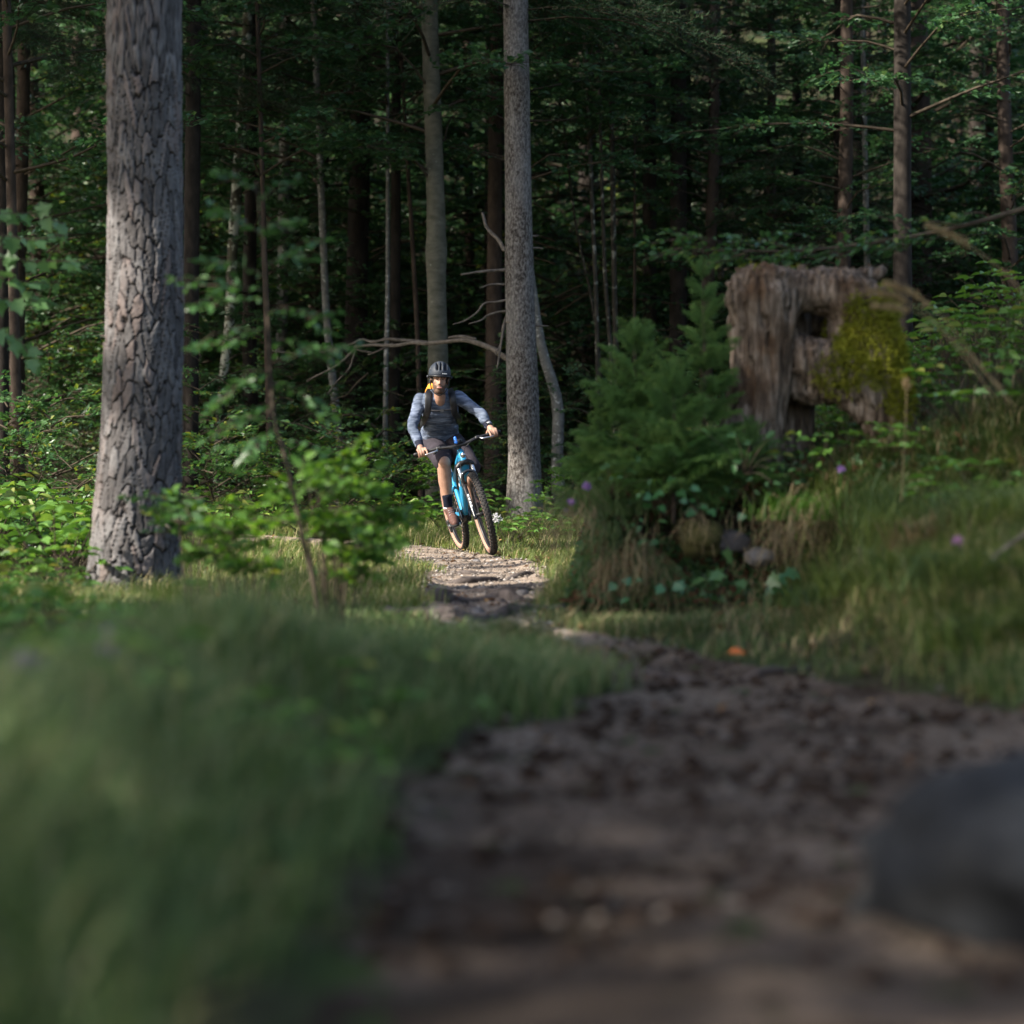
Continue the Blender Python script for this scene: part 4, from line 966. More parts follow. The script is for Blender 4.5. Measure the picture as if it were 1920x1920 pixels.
    V = np.stack([p-sd, p+sd, p+d*l], 1).reshape(-1, 3); mo = Acc().add(V, np.arange(nn*3).reshape(-1, 3), 0, np.repeat(np.clip(.5+.35*fbm(p[:, 0]*7, p[:, 1]*7, p[:, 2]*7, 2)+.12*rng.normal(size=nn), 0, 1), 3), False)
    o = world_child('moss', mo, M['moss'], root); o['kind'] = 'stuff'
stump()

# ------------------------------------------------------------------ the undercut bank: stones, roots, tufts, ivy
def tuft(name, label, cat, px, py, Y, n, h, mat, lean, group=None, hang=0.0, w=.005, z=None, wid=.06):
    if hang: wid = .13; n = int(n*1.5); w = w*.8
    p = P(px, py, Y); g = float(H(p[0], Y)) if z is None else z
    root = thing(name, label, cat, (p[0], Y, g), group); a = Acc()
    x = p[0]+wid*rng.normal(size=n); y = Y+.05*rng.normal(size=n); hh = h*(.25+.85*rng.random(n))
    if hang:
        n_ = n; g = g+.06*rng.normal(size=n)-.8*(x-p[0])**2*8
        az = rng.uniform(-PI*.98, -PI*.02, n); d = np.stack([np.cos(az), np.sin(az), 0*az], -1); b = np.stack([x, y, g], -1)
        s = nrm(np.cross(d, [0, 0, 1.0]))*w; t = hh[:, None]; up = np.array([0, 0, 1.0])
        hv = rng.uniform(.1, 1.0, n)[:, None]; sw = s/w*t*.18*rng.normal(size=(n, 1))
        pts = [b, b+d*t*.22+up*t*.16, b+d*t*.46-up*t*.16*hv+sw*.4, b+d*t*(.78-.3*hv)-up*t*.75*hang*hv+sw]
        V = np.stack([pts[0]-s/2, pts[0]+s/2, pts[1]-s/2, pts[1]+s/2, pts[2]-s*.4, pts[2]+s*.4, pts[3]], 1)
        f = np.array([[0, 1, 3], [0, 3, 2], [2, 3, 5], [2, 5, 4], [4, 5, 6]])
        a.add(V.reshape(-1, 3), (f[None]+np.arange(n)[:, None, None]*7).reshape(-1, 3), 0, np.repeat(rng.random(n)*.8, 7))
    else:
        V, F = blades(x, y, hh, np.full(n, w), lean, z=np.full(n, g)); a.add(V, F, 0, np.repeat(rng.random(n)*.8, 5))
    world_child('blades', a, mat, root); return root
for i, (px, py, Y, n, h, z, lab) in enumerate([
    (1090, 960, 12.3, 110, .38, .52, 'long pale dry tuft drooping from the left nose of the bank'),
    (1140, 985, 12.2, 130, .42, .44, 'mixed green and dry tuft hanging just right of the bank nose'),
    (1180, 1040, 12.15, 190, .38, .30, 'lowest straw tuft reaching the ground at the bank foot'),
    (1225, 1050, 12.2, 110, .30, .24, 'dull green tuft right of the lowest straw tuft'),
    (1450, 990, 12.2, 70, .26, .50, 'drooping straw tuft above the dark hollow of the bank'),
    (1510, 1000, 12.15, 110, .42, .52, 'long hanging grass curtain under the bright green tuft'),
    (1655, 985, 12.0, 110, .38, .50, 'green hanging tuft at the right end of the dark hollow'),
    (1300, 985, 12.25, 50, .22, .50, 'short hanging tuft in the middle of the bank edge')]):
    tuft('grass_tuft', lab, 'grass tuft', px, py, Y, n, h, M['grass_dim' if 'green' in lab and i != 5 else 'straw'], .4, 'tufts hanging from the bank', 1.0, z=z)
tuft('grass_tuft', 'bright green upright grass tuft on the bank edge above the hollow', 'grass tuft', 1490, 970, 12.2, 420, .22, M['leaf_lit'], .7, z=.52, wid=.10)
tuft('grass_tuft', 'tall bluish green grass tuft at the right end of the bank', 'grass tuft', 1660, 960, 11.9, 420, .36, M['grass_cool'], .7, z=.50, wid=.09)
tuft('grass_tuft', 'green grass tuft growing on the left nose of the bank', 'grass tuft', 1110, 930, 12.5, 420, .28, M['grass_cool'], .6, z=.54, wid=.12)
for px, py, Y, lab in ((1740, 940, 10.9, 'leaning grass tuft on the right slope left of the pink flower'), (1850, 990, 10.3, 'broad grass tuft on the right slope near the dry stick'), (1900, 830, 11.2, 'tall grass tuft cut by the right edge of the view')):
    tuft('grass_tuft', lab, 'grass tuft', px, py, Y, 500, .38, M['grass'], .8, 'tufts on the right slope', wid=.14)
for i, (px, py, Y, h, mt) in enumerate([(1700, 1080, 9.9, .30, 'grass'), (1790, 1130, 9.3, .26, 'grass_cool'), (1880, 1120, 8.9, .28, 'grass'), (1620, 1130, 10.4, .22, 'grass'), (1760, 1010, 10.3, .34, 'straw'), (1900, 930, 10.0, .42, 'grass'),
    (1820, 900, 10.8, .40, 'grass_cool'), (1700, 900, 11.6, .34, 'grass'), (1550, 1140, 10.9, .18, 'grass_cool'), (1870, 1220, 8.3, .22, 'grass')]):
    tuft('grass_tuft', ('long bladed' if h > .3 else 'short')+{'grass': ' yellow-green', 'grass_cool': ' bluish green', 'straw': ' straw coloured'}[mt]+' tuft on the right slope, '+('upper' if py < 1000 else 'middle' if py < 1100 else 'lower')+' part', 'grass tuft', px, py, Y, 260, h, M[mt], 1.0, 'tufts on the right slope', w=.009, wid=.12)
used_ = []
for k in range(13):
    x = rng.uniform(-1.6, -.2); y = rng.uniform(4.6, 6.6)
    if x > path_l(y)-.15: continue
    t = thing('weed_plant', 'blurred broad leaved weed among the near grass', 'plant', (x, y, float(H(x, y))), 'weeds in the near grass', rz=rng.random()*6, scale=.55+.3*rng.random()); link('leaves', herbs[k % 4], t)
def stone_obj(name, label, px, py, Y, r, mat, group=None, z=None, s=0, cat='stone'):
    p = P(px, py, Y); g = p[2] if z is None else z; a = Acc()
    ellipsoid(a, (0, 0, 0), (1, 1, 1), 28, 18); v = a.V[0]
    a.V[0] = v*(1+.40*fbm(v[:, 0]*1.5+s, v[:, 1]*1.5, v[:, 2]*1.5, 5, s))[:, None]*np.asarray(r)
    o = obj(name, a, mat, loc=(p[0], Y, g)); return tag(o, label, cat, group)
def stonemat(name, c0, c1, sc=6):
    m, nt, b = mat_new(name, .9, .2); n = noise(nt, sc, 6, .65); nt.links.new(ramp(nt, n, [(.3, c0), (.7, c1)]), b.inputs['Base Color']); bump(nt, b, n, .7, .03); return m
M['stone'] = stonemat('stone', (.06, .055, .055), (.20, .19, .19)); M['stone_blue'] = stonemat('stone_blue', (.006, .0065, .007), (.026, .028, .031), 9)
M['stone_moss'] = stonemat('stone_moss', (.03, .032, .012), (.10, .09, .03))
M['stone_dark'] = stonemat('stone_dark', (.02, .018, .018), (.09, .08, .08))
stone_obj('stone', 'grey stone lying in the dark hollow of the bank', 1425, 1045, 12.35, (.09, .08, .05), M['stone'], s=1)
stone_obj('stone', 'rounded dark stone above the grey one in the bank hollow', 1365, 1015, 12.45, (.13, .09, .07), M['stone_dark'], s=2)
stone_obj('stone', 'mossy yellowish stone set in the bank left of the hollow', 1315, 1010, 12.42, (.12, .10, .11), M['stone_moss'], s=3)
stone_obj('boulder', 'blurred blue-grey rock close by at the lower right corner', 2230, 1660, 4.2, (.60, .5, .26), M['stone_blue'], s=5, cat='rock')
for k, (px, Y, r, lab) in enumerate([(895, 12.6, .05, 'small pale stone on the trail between two roots'), (870, 15.3, .035, 'rounded pebble on the sunlit trail'), (893, 19.3, .035, 'single pale stone in the grass between the bicycle wheels'), (980, 14.2, .05, 'flat grey stone at the right edge of the trail')]):
    x = (px-960)*Y/FPX; stone_obj('stone', lab, px, 0, Y, (r, r, r*.6), M['stone'], s=9+k, z=float(H(x, Y))+r*.2)
# roots crossing the trail
M['root_bark'] = barkmat('root_bark', [(.3, (.022, .018, .017)), (.7, (.13, .108, .10))], 16)
for k, (pts, r, lab) in enumerate([
    ([(-.75, 16.4), (-.35, 16.0), (-.1, 16.3), (.15, 16.9), (.5, 17.3)], .040, 'farthest bare root stepping across the sunlit trail'),
    ([(-.8, 13.6), (-.45, 13.3), (-.1, 13.75), (.15, 13.5), (.45, 13.6)], .055, 'thick bare root across the middle of the trail'),
    ([(-.6, 13.9), (-.3, 13.2), (-.12, 13.0)], .035, 'short forked root touching the thick middle root'),
    ([(-.7, 12.2), (-.35, 11.85), (0, 12.0), (.3, 12.3)], .05, 'nearest dark root on the trail just behind the grass'),
    ([(-.55, 14.6), (-.2, 14.75), (.05, 14.5), (.3, 14.9)], .03, 'thin root between the two upper trail roots'),
    ([(-.1, 13.7), (.05, 13.2), (.25, 12.9), (.45, 12.95)], .03, 'root branching off the thick middle root to the right'),
    ([(-.7, 12.9), (-.4, 12.6), (-.15, 12.55), (.1, 12.7)], .03, 'thin dark root just in front of the thick middle root'),
    ([(-.6, 17.6), (-.3, 17.2), (0, 17.35)], .022, 'thin root in the gravel farther than all other roots'),
    ([(.5, 9.0), (.8, 8.85), (1.2, 8.95)], .02, 'low root in the dark foreground trail')]):
    p = np.array(pts); q = catmull(np.c_[p, np.zeros(len(p))], 40); q[:, 1] += .07*vnoise(q[:, 0]*5, q[:, 1]*0, k+.5); q[:, 2] = H(q[:, 0], q[:, 1])+r*.05+.035*vnoise(q[:, 0]*6, q[:, 1]*5, k)
    q[0, 2] -= .08; q[-1, 2] -= .08
    a = Acc(); tube(a, q, [r*.7, r, r*.8, r*.5], 10, 60, disp=lambda p, th, rr: rr*(1+.55*fbm(p[:, 0][:, None]*6+0*th[None], p[:, 1][:, None]*6, th[None]*1.2, 3, k)))
    tag(obj('tree_root', a, M['root_bark']), lab, 'root', 'roots on the trail')
# ivy-like leaves at the bank foot
def leaf_plant(label, px, py, Y, n, L, mesh, spread, group=None, name='leafy_plant'):
    p = P(px, py, Y); gz = float(H(p[0], Y)); root = thing(name, label, 'plant', (p[0], Y, min(gz, p[2]-.02)), group); a = Acc(); b = np.array([p[0], Y+.10, max(min(gz, p[2]-.02), p[2]-.14)])
    for k in range(n):
        e = p+np.array([spread*rng.normal(), .05*rng.normal()-.03, spread*.7*rng.normal()]); tube(a, [b, (b+e)/2+[0, -.02, .03], e], [.003, .002], 3, 5, caps=False)
        place_leaf(root, mesh, e, np.array([rng.normal(), -.5, -.2+.3*rng.normal()]), np.array([0, -.8, .7])+.35*rng.normal(size=3), L*(.7+.5*rng.random()))
    world_child('stem', a, M['twig'], root)
for k, (px, py, Y, n, L, s, me, lab) in enumerate([
    (1460, 1085, 12.0, 5, .10, .05, leafI, 'bluish lobed leaves at the dark foot of the bank'), (1350, 1075, 12.1, 5, .10, .07, leafM, 'yellow-green leaves in front of the bank hollow'),
    (1180, 1075, 12.0, 5, .06, .07, leafI, 'small bluish leaves among the lowest straw tufts'), (1265, 1095, 12.0, 5, .07, .05, leafI, 'pair of dark leaves between straw tufts and hollow'),
    (1250, 925, 12.3, 8, .06, .09, leafI, 'rounded leaves on the bank under the young spruce'), (1330, 950, 12.3, 8, .065, .08, leafI, 'dark green leaves on the bank edge above the mossy stone'),
    (1150, 890, 12.4, 9, .055, .09, leafB, 'leafy sprigs on the bank left of the young spruce'), (1420, 900, 12.4, 9, .05, .1, leafB, 'leafy sprigs at the foot of the hollow stump'),
    (1560, 1080, 11.9, 6, .07, .06, leafI, 'green leaves right of the hanging grass curtain'), (1210, 1000, 12.15, 7, .06, .08, leafB, 'yellowish leaves on the front of the bank'),
    (1690, 1150, 10.9, 6, .06, .06, leafB, 'small leafy plant in the grass of the verge'), (1880, 680, 12.5, 9, .07, .12, leafA, 'bright leafy plant on the slope at the right edge'),
    (1400, 840, 12.1, 10, .06, .12, leafB, 'broad leafy sprigs between the young spruces and the stump foot'), (1530, 860, 12.5, 10, .05, .12, leafA, 'low leafy plant below the arch of the stump')]):
    leaf_plant(lab, px, py, Y, n, L, me, s, 'leafy plants on the bank')
# flowers
def flower(label, px, py, Y, r, mat, n=26):
    p = P(px, py, Y); gz = float(H(p[0], Y)); root = thing('flower', label, 'flower', (p[0], Y, gz)); a = Acc()
    tube(a, [(p[0], Y, gz-.02), (p[0]+.02*rng.normal(), Y, (gz+p[2])/2), p], [.003, .002], 4, 6, caps=False); world_child('stem', a, M['leaf_herb'], root)
    a = Acc(); D = rdir(n, .3); Nn = perp(D, rdir(n)); V, F = leaf_oval(p+D*r*.2, D, Nn, np.full(n, r), np.full(n, r*.5)); a.add(V, F, 0, np.repeat(rng.random(n), 7)); world_child('blossom', a, mat, root)
for px, py, Y, r, mt, lab in [(1577, 880, 12.0, .022, 'petal_purple', 'small purple flower below the stump arch'), (1100, 911, 12.3, .026, 'petal_purple', 'purple flower above the left nose of the bank'),
    (1071, 942, 12.4, .022, 'petal_purple', 'second purple flower lower on the nose of the bank'), (1062, 958, 12.5, .018, 'petal_purple', 'lowest dim purple flower at the left edge of the bank'), (1796, 1016, 9.6, .026, 'petal_pink', 'pink flower head in the grass on the right slope'),
    (1803, 1135, 9.0, .014, 'petal_purple', 'tiny purple flower on the verge below the pink one'), (1565, 1143, 11.0, .018, 'petal_white', 'tiny white flower in front of the dark hollow'),
    (50, 1248, 5.0, .045, 'petal_purple', 'blurred purple flower in the near grass at the left edge'), (212, 1206, 5.2, .036, 'petal_purple', 'blurred pinkish flower in the near grass below the pine'),
    (60, 1031, 18.5, .06, 'petal_white', 'pale blossom cluster among the herbs left of the pine')]:
    flower(lab, px, py, Y, r, M[mt])
fo = thing('flower', 'white spiky blossom beside the front wheel', 'flower', P(930, 1000, 22)); a = Acc()
for k in range(20): 
    p = P(928+5*rng.normal(), 972+14*rng.random()-7, 22); D = rdir(5); V, F = leaf_oval(np.repeat(p[None], 5, 0), D, perp(D, rdir(5)), np.full(5, .03), np.full(5, .014)); a.add(V, F, 0, .6)
world_child('blossom', a, M['petal_white'], fo); a = Acc(); tube(a, [P(930, 1005, 22), P(931, 985, 22), P(929, 965, 22)], [.004, .003], 4, 5, caps=False); world_child('stem', a, M['leaf_herb'], fo)
# stick, fallen leaf, tall seed heads
a = Acc(); tube(a, [P(1830, 1085, 9.0), P(1870, 1040, 9.05), P(1925, 1000, 9.1)], [.006, .012, .010], 7, 14); tag(obj('dry_stick', a, M['deadwood']), 'pale dry stick lying in the grass at the right edge', 'stick')
a = Acc(); x, y = (1365-960)*9.4/FPX, 9.4; V, F = leaf_oval(np.array([[x, y, float(H(x, y))+.03]]), np.array([[1., 0, .1]]), nrm(np.array([[0, -.5, .8]])), [.075], [.05]); a.add(V, F, 0, .5)
tag(obj('fallen_leaf', a, simple('orange_leaf', (.50, .13, .03))), 'orange dead leaf lying on the dark trail', 'leaf')
def seed_grass(label, pts, Y, head):
    p = px_pts(pts, Y); root = thing('tall_grass', label, 'grass', (p[0][0], Y, p[0][2])); a = Acc(); tube(a, p, [.0035, .0015], 4, 24, caps=False); world_child('stalk', a, M['straw'], root)
    q = catmull(p, 60)[int(60*(1-head)):]; n = 260; k = rng.integers(0, len(q)-1, n); b = q[k]; ax = nrm(q[-1]-q[0]); D = nrm(ax+.45*rng.normal(size=(n, 3))); V, F = leaf_tris(b+.004*rng.normal(size=(n, 3)), D, perp(D, rdir(n)), np.full(n, .028), np.full(n, .006)); a = Acc().add(V, F, 0, np.repeat(rng.random(n), 4)); world_child('seed_head', a, M['straw'], root)
seed_grass('topmost tall seed grass arching in from the right edge', [(1990, 700), (1920, 555), (1870, 500), (1800, 450), (1740, 422)], 9.6, .32)
seed_grass('tall seed grass bowing left above the mossy stump', [(1900, 760), (1850, 700), (1780, 610), (1720, 555), (1660, 532)], 9.8, .34)
seed_grass('lower seed grass bowing over the mossy stump', [(1880, 730), (1800, 650), (1740, 590), (1690, 560), (1630, 545)], 9.9, .30)
seed_grass('short seed grass with its head beside the moss', [(1860, 740), (1800, 660), (1740, 600), (1700, 580), (1640, 574)], 10.1, .3)
seed_grass('single thin seed stalk standing right of the mossy root', [(1690, 940), (1694, 860), (1698, 790), (1700, 716)], 11.2, .06)

for root, a, mt in REST.values(): obj('foliage', a, mt, root, kind='stuff')
# ------------------------------------------------------------------ unseen trees added for shade, crowns gapped over the sunlit patches
LIT = [(.45, 20.6, 2.3, 1.9, 1), (-2.4, 14.5, 1.0, .7, 1), (-2.6, 18.8, 1.7, 2.9, 1), (-4.9, 18.4, 2.2, 3.9, .95), (-2.7, 11.6, 1.0, 2.2, .75), (2.3, 9.6, 1.2, 1.6, .7), (-.25, 17.2, 1.2, 2.4, 1), (-.1, 14.0, .7, 1.3, .7), (1.55, 10.1, .8, .45, .85), (-.2, 11.3, 1.3, .8, 1), (3.4, 12.6, 1.6, 1.5, .85), (-.6, 24.6, 2.6, 1.8, .9)]
def lit(x, y):
    r = np.zeros(len(x))
    for cx, cy, a, b, w in LIT: r = np.maximum(r, w*(((x-cx)/a)**2+((y-cy)/b)**2 < 1+.3*vnoise(x*2, y*2)))
    return r
gsx = 'trees added for shade outside the view'
sun_h = TS/TS[2]
cnt = 0
for k, (tx, ty, h) in enumerate([(-8, 9, 10), (-9.5, 1, 9), (-10, 4.5, 9), (-12, 2, 11), (-9, 14, 10.5), (-10, 19, 11), (-9, 24, 10), (-13, 7, 13), (-14, 13, 14), (-15, 19, 14), (-14, 25, 13), (-13.5, 5, 12), (-18, 10, 16), (-19, 17, 17), (-18, 24, 16), (-9, 29, 10), (14, 4, 9)]):
    root = thing('shade_tree', 'tall tree added outside the view to shade the clearing', 'tree', (tx, ty, float(H(tx, ty))), gsx)
    a = Acc(); trunk(a, catmull([(0, 0, -.4), (.1, 0, h*.5), (0, .1, h+2)], 20), [.22, .16, .05], 10, 20, .05, s=k); obj('trunk', a, M['bark_dark'], root)
    n = 5200; v = rdir(n)*(rng.random(n)**.45)[:, None]*[3.6, 3.6, 3.4]; p = v+np.array([0, 0, h]); wx = p+np.array(root.location)
    gx = wx[:, 0]-sun_h[0]*wx[:, 2]; gy = wx[:, 1]-sun_h[1]*wx[:, 2]
    keep = rng.random(n) > lit(gx, gy)  # drops leaves whose shadow would cover a chosen sunlit patch
    p = p[keep]; n = len(p); D = rdir(n); V, F = leaf_tris(p, D, perp(D, rdir(n, 1.5)), .22+.14*rng.random(n), .14+.1*rng.random(n)); a = Acc().add(V, F, 0, np.repeat(rng.random(n), 4), False)
    obj('crown', a, M['leaf_beech'], root)
# ------------------------------------------------------------------ mountain bike
M['frame_blue'] = simple('frame_blue', (.025, .27, .50), .3, .5, .08, 5)
M['black'] = simple('black_plastic', (.012, .012, .014), .45, .4, .2)
M['gloss_black'] = simple('gloss_black', (.015, .016, .02), .2, .5, .2)
M['rubber'] = simple('tyre_rubber', (.035, .033, .032), .85, .2, .35, 60)
M['tan'] = simple('tan_sidewall', (.33, .20, .15), .8, .2, .12)
M['metal'] = simple('brushed_metal', (.55, .56, .58), .3, .5, .08, 20, 1.0)
M['decal_white'] = simple('decal_white', (.65, .66, .68), .5, .3, .05)
f = np.array([.235, -.972, 0]); f = f/np.linalg.norm(f); Wr = np.array([-.455, 21.17, float(H(-.455, 21.17))+.008])
lean = math.radians(13.6); Lft = np.array([-f[1], f[0], 0]); Up = np.array([0, 0, 1.0])
Lb = Lft*math.cos(lean)+Up*math.sin(lean); Ub = Up*math.cos(lean)-Lft*math.sin(lean)      # bike axes after the lean to its right
def B(x, y, z): return Wr+f*x+Lb*y+Ub*z
bike = thing('mountain_bike', 'blue mountain bike with tan-walled tyres leaning into the bend', 'bicycle', Wr)
BL = np.array(bike.location)
RW, RT = .342, .031
def wheel(cen, fw, ax, upv, name='wheel'):
    """wheel in the plane of fw and upv, axle along ax"""
    root = bpy.data.objects.new(name, None); C.objects.link(root); root.parent = bike; root.location = tuple(cen-BL)
    R = np.stack([fw, ax, upv], -1)
    def lathe(prof, n, mat, nm, parent):
        th = np.arange(n)*2*PI/n; k = len(prof); pr = np.array(prof)
        V = np.stack([np.outer(pr[:, 0], np.cos(th)), np.repeat(pr[:, 1][:, None], n, 1), np.outer(pr[:, 0], np.sin(th))], -1).reshape(-1, 3) @ R.T
        i = np.arange(k)[:, None]; j = np.arange(n)[None]
        F = np.stack([i*n+j, i*n+(j+1) % n, ((i+1) % k)*n+(j+1) % n, ((i+1) % k)*n+j], -1).reshape(-1, 4)
        o = obj(nm, Acc().add(V, F), mat, parent); return o
    an = np.linspace(0, 2*PI, 20, endpoint=False)
    o = lathe([(RW+RT*math.cos(q)*1.0-.002, RT*math.sin(q)*.93) for q in an], 96, M['tan'], 'tyre', root)
    a = Acc()
    def tread(w, r, th0):
        pass
    # tread band and knobs
    prof = [(RW+(RT+.001)*math.cos(q), (RT+.001)*math.sin(q)) for q in np.linspace(-1.15, 1.15, 9)]+[(RW+(RT-.006)*math.cos(q), (RT-.006)*math.sin(q)) for q in np.linspace(1.15, -1.15, 9)]
    n = 96; th = np.arange(n)*2*PI/n; pr = np.array(prof); k = len(pr)
    V = np.stack([np.outer(pr[:, 0], np.cos(th)), np.repeat(pr[:, 1][:, None], n, 1), np.outer(pr[:, 0], np.sin(th))], -1).reshape(-1, 3)
    i = np.arange(k)[:, None]; j = np.arange(n)[None]
    a.add(V, np.stack([i*n+j, i*n+(j+1) % n, ((i+1) % k)*n+(j+1) % n, ((i+1) % k)*n+j], -1).reshape(-1, 4))
    for row, (q, cnt_) in enumerate([(-1.05, 62), (-.5, 58), (0, 58), (.5, 58), (1.05, 62)]):
        for c in range(cnt_):
            t = (c+.5*(row % 2))*2*PI/cnt_; er = np.array([math.cos(t), 0, math.sin(t)]); et = np.array([-math.sin(t), 0, math.cos(t)]); ey = np.array([0, 1.0, 0])
            nn = er*math.cos(q)+ey*math.sin(q); sx = -er*math.sin(q)+ey*math.cos(q)
            box(a, er*RW+nn*(RT+.0025), (.0045, .0065, .0055), np.stack([nn, sx, et], -1))
    a.V = [v @ R.T for v in a.V]; obj('tread', a, M['rubber'], root)
    lathe([(RW-.020, -.014), (RW-.020, .014), (RW-.045, .010), (RW-.045, -.010)], 72, M['black'], 'rim', root)
    lathe([(.018, -.05), (.018, .05), (.005, .05), (.005, -.05)], 20, M['black'], 'hub', root)
    lathe([(.095, .034), (.095, .037), (.075, .037), (.075, .034)], 40, M['metal'], 'brake_disc', root)
    sm = Acc(); tube(sm, [(.018, .022, 0), (RW-.045, .002, .04)], [.0012, .0012], 4, 2, caps=False); sm = to_mesh('spoke', sm, [M['black']])
    MR = Matrix(R.tolist()).to_4x4()
    for c in range(28):
        t = Matrix.Rotation(c*2*PI/28, 4, 'Y')
        fl = Matrix.Scale(-1, 4, (0, 1, 0)) if c % 2 else Matrix.Identity(4)
        o = bpy.data.objects.new('spoke', sm); C.objects.link(o); o.parent = root; o.matrix_local = MR @ t @ fl
    return root
RZ = RW+RT+.004
wheel(B(0, 0, RZ), f, Lb, Ub)
sa = math.radians(66); us = nrm(-f*math.cos(sa)+Ub*math.sin(sa)); fs = nrm(f*math.sin(sa)+Ub*math.cos(sa))
ang = math.radians(-4.5)     # steering: to the rider's right
Mst = np.array(Matrix.Rotation(-ang*-1, 3, Vector(us)))
Lh = Mst @ Lb; Fh = Mst @ fs
FA = B(1.18, 0, RZ); A0 = FA-.044*fs; FA = A0+.044*Fh
wheel(FA, nrm(Mst @ f), Lh, nrm(np.cross(nrm(Mst @ f), Lh)))
def S(s, y=0, z=0): return A0+us*s+Lh*y+Fh*z          # point along the steering axis
def bt_(name, pts, rad, mat, n=12, m=None, parent=None):
    a = Acc(); tube(a, pts, rad, n, m or max(2, len(pts)*5)); o = world_child(name, a, mat, bike); return o
# fork
for sd in (-1, 1):
    bt_('fork_lower', [S(-.02, sd*.062, .044), S(.12, sd*.062, .015), S(.33, sd*.062, .0)], [.020, .019, .022], M['gloss_black'])
    bt_('fork_stanchion', [S(.30, sd*.062), S(.50, sd*.062)], [.0165, .0165], M['metal'])
    bt_('fork_seal', [S(.325, sd*.062), S(.345, sd*.062)], [.024, .022], M['black'])
bt_('fork_arch', [S(.33, -.062, .01), S(.40, -.055, .045), S(.425, 0, .055), S(.40, .055, .045), S(.33, .062, .01)], [.016, .015, .013, .015, .016], M['gloss_black'])
bt_('fork_crown', [S(.50, -.07), S(.525, -.03, .01), S(.525, .03, .01), S(.50, .07)], [.024, .026, .026, .024], M['black'])
bt_('front_axle', [FA-Lh*.075, FA+Lh*.075], [.012, .012], M['black'], m=2)
# frame
HT0, HT1 = A0+us*.53, A0+us*.64; BB = B(.435, 0, .345)
bt_('head_tube', [HT0, HT1], [.034, .030], M['frame_blue'], 16)
a = Acc()
pts = catmull([HT0+us*.02-fs*.005, HT0-us*.03-fs*.12, B(.62, 0, .56), B(.47, 0, .37)], 14); t, u_, v_ = frames(pts)
wv = np.interp(np.linspace(0, 1, 14), [0, .2, .7, 1], [.040, .050, .034, .024]); dv = np.interp(np.linspace(0, 1, 14), [0, .2, .7, 1], [.040, .058, .05, .035])
rings(a, pts, np.repeat(Lb[None], 14, 0)*wv[:, None], nrm(np.cross(t, Lb))*dv[:, None], 20, power=2.8); world_child('down_tube', a, M['frame_blue'], bike)
bt_('top_tube', [HT1-us*.02, B(.62, 0, .82), B(.36, 0, .68)], [.030, .026, .022], M['frame_blue'], 14, 12)
bt_('seat_tube', [BB, B(.33, 0, .58), B(.27, 0, .74)], [.028, .022, .019], M['frame_blue'])
bt_('seat_post', [B(.275, 0, .72), B(.225, 0, .87)], [.0155, .0155], M['metal'])
for sd in (-1, 1):
    bt_('chain_stay', [B(.39, sd*.03, .36), B(.2, sd*.055, .375), B(0, sd*.07, RZ)], [.017, .013, .014], M['frame_blue'])
    bt_('seat_stay', [B(.34, sd*.02, .62), B(.17, sd*.055, .50), B(0, sd*.068, RZ+.01)], [.014, .011, .012], M['frame_blue'])
bt_('shock', [B(.62, 0, .78), B(.45, 0, .60)], [.024, .020], M['black'])
a = Acc(); rings(a, [B(.43, -.045, .345), B(.43, .045, .345)], [f*.055]*2, [Ub*.06]*2, 20, power=2.6); world_child('motor_cover', a, M['gloss_black'], bike)
a = Acc(); th = np.linspace(0, PI*2, 40, endpoint=False); tube(a, [BB-Lb*.052+f*.085*math.cos(q)+Ub*.085*math.sin(q) for q in list(th)+[0]], [.004, .004], 5, 60, caps=False); world_child('chainring', a, M['metal'], bike)
a = Acc(); tube(a, [B(.435, -.052, .430), B(.2, -.055, .425), B(0, -.055, RZ+.05), B(-.05, -.055, RZ), B(0, -.055, RZ-.05), B(.02, -.055, .24), B(.435, -.052, .262), B(.52, -.052, .345), B(.435, -.052, .43)], [.004, .004], 4, 60, caps=False); world_child('chain', a, M['black'], bike)
a = Acc(); rings(a, [B(0, -.035, RZ), B(0, -.062, RZ)], [f*.045, f*.02], [Ub*.045, Ub*.02], 20); world_child('cassette', a, M['metal'], bike)
bt_('rear_derailleur', [B(0, -.075, .30), B(.02, -.07, .20)], [.02, .014], M['black'])
# cranks and pedals (level)
pr_ = B(.435+.160, -.150, .345-.045); pl_ = B(.435-.160, .150, .345+.045)
bt_('crank', [B(.435, -.075, .345), B(.435+.16, -.085, .30)], [.015, .011], M['black']); bt_('crank', [B(.435, .075, .345), B(.435-.16, .085, .39)], [.015, .011], M['black'])
for c in (pr_, pl_):
    a = Acc(); rings(a, [c-Lb*.052, c+Lb*.052], [f*.048]*2, [Ub*.010]*2, 16, power=5); world_child('pedal', a, M['metal' if c is pr_ else 'black'], bike)
# saddle
a = Acc(); rings(a, [B(.08, 0, .90), B(.12, 0, .905), B(.20, 0, .90), B(.29, 0, .895), B(.34, 0, .885)], [Lb*.05, Lb*.072, Lb*.055, Lb*.022, Lb*.012], [Ub*.012, Ub*.022, Ub*.022, Ub*.016, Ub*.010], 20); world_child('saddle', a, M['black'], bike)
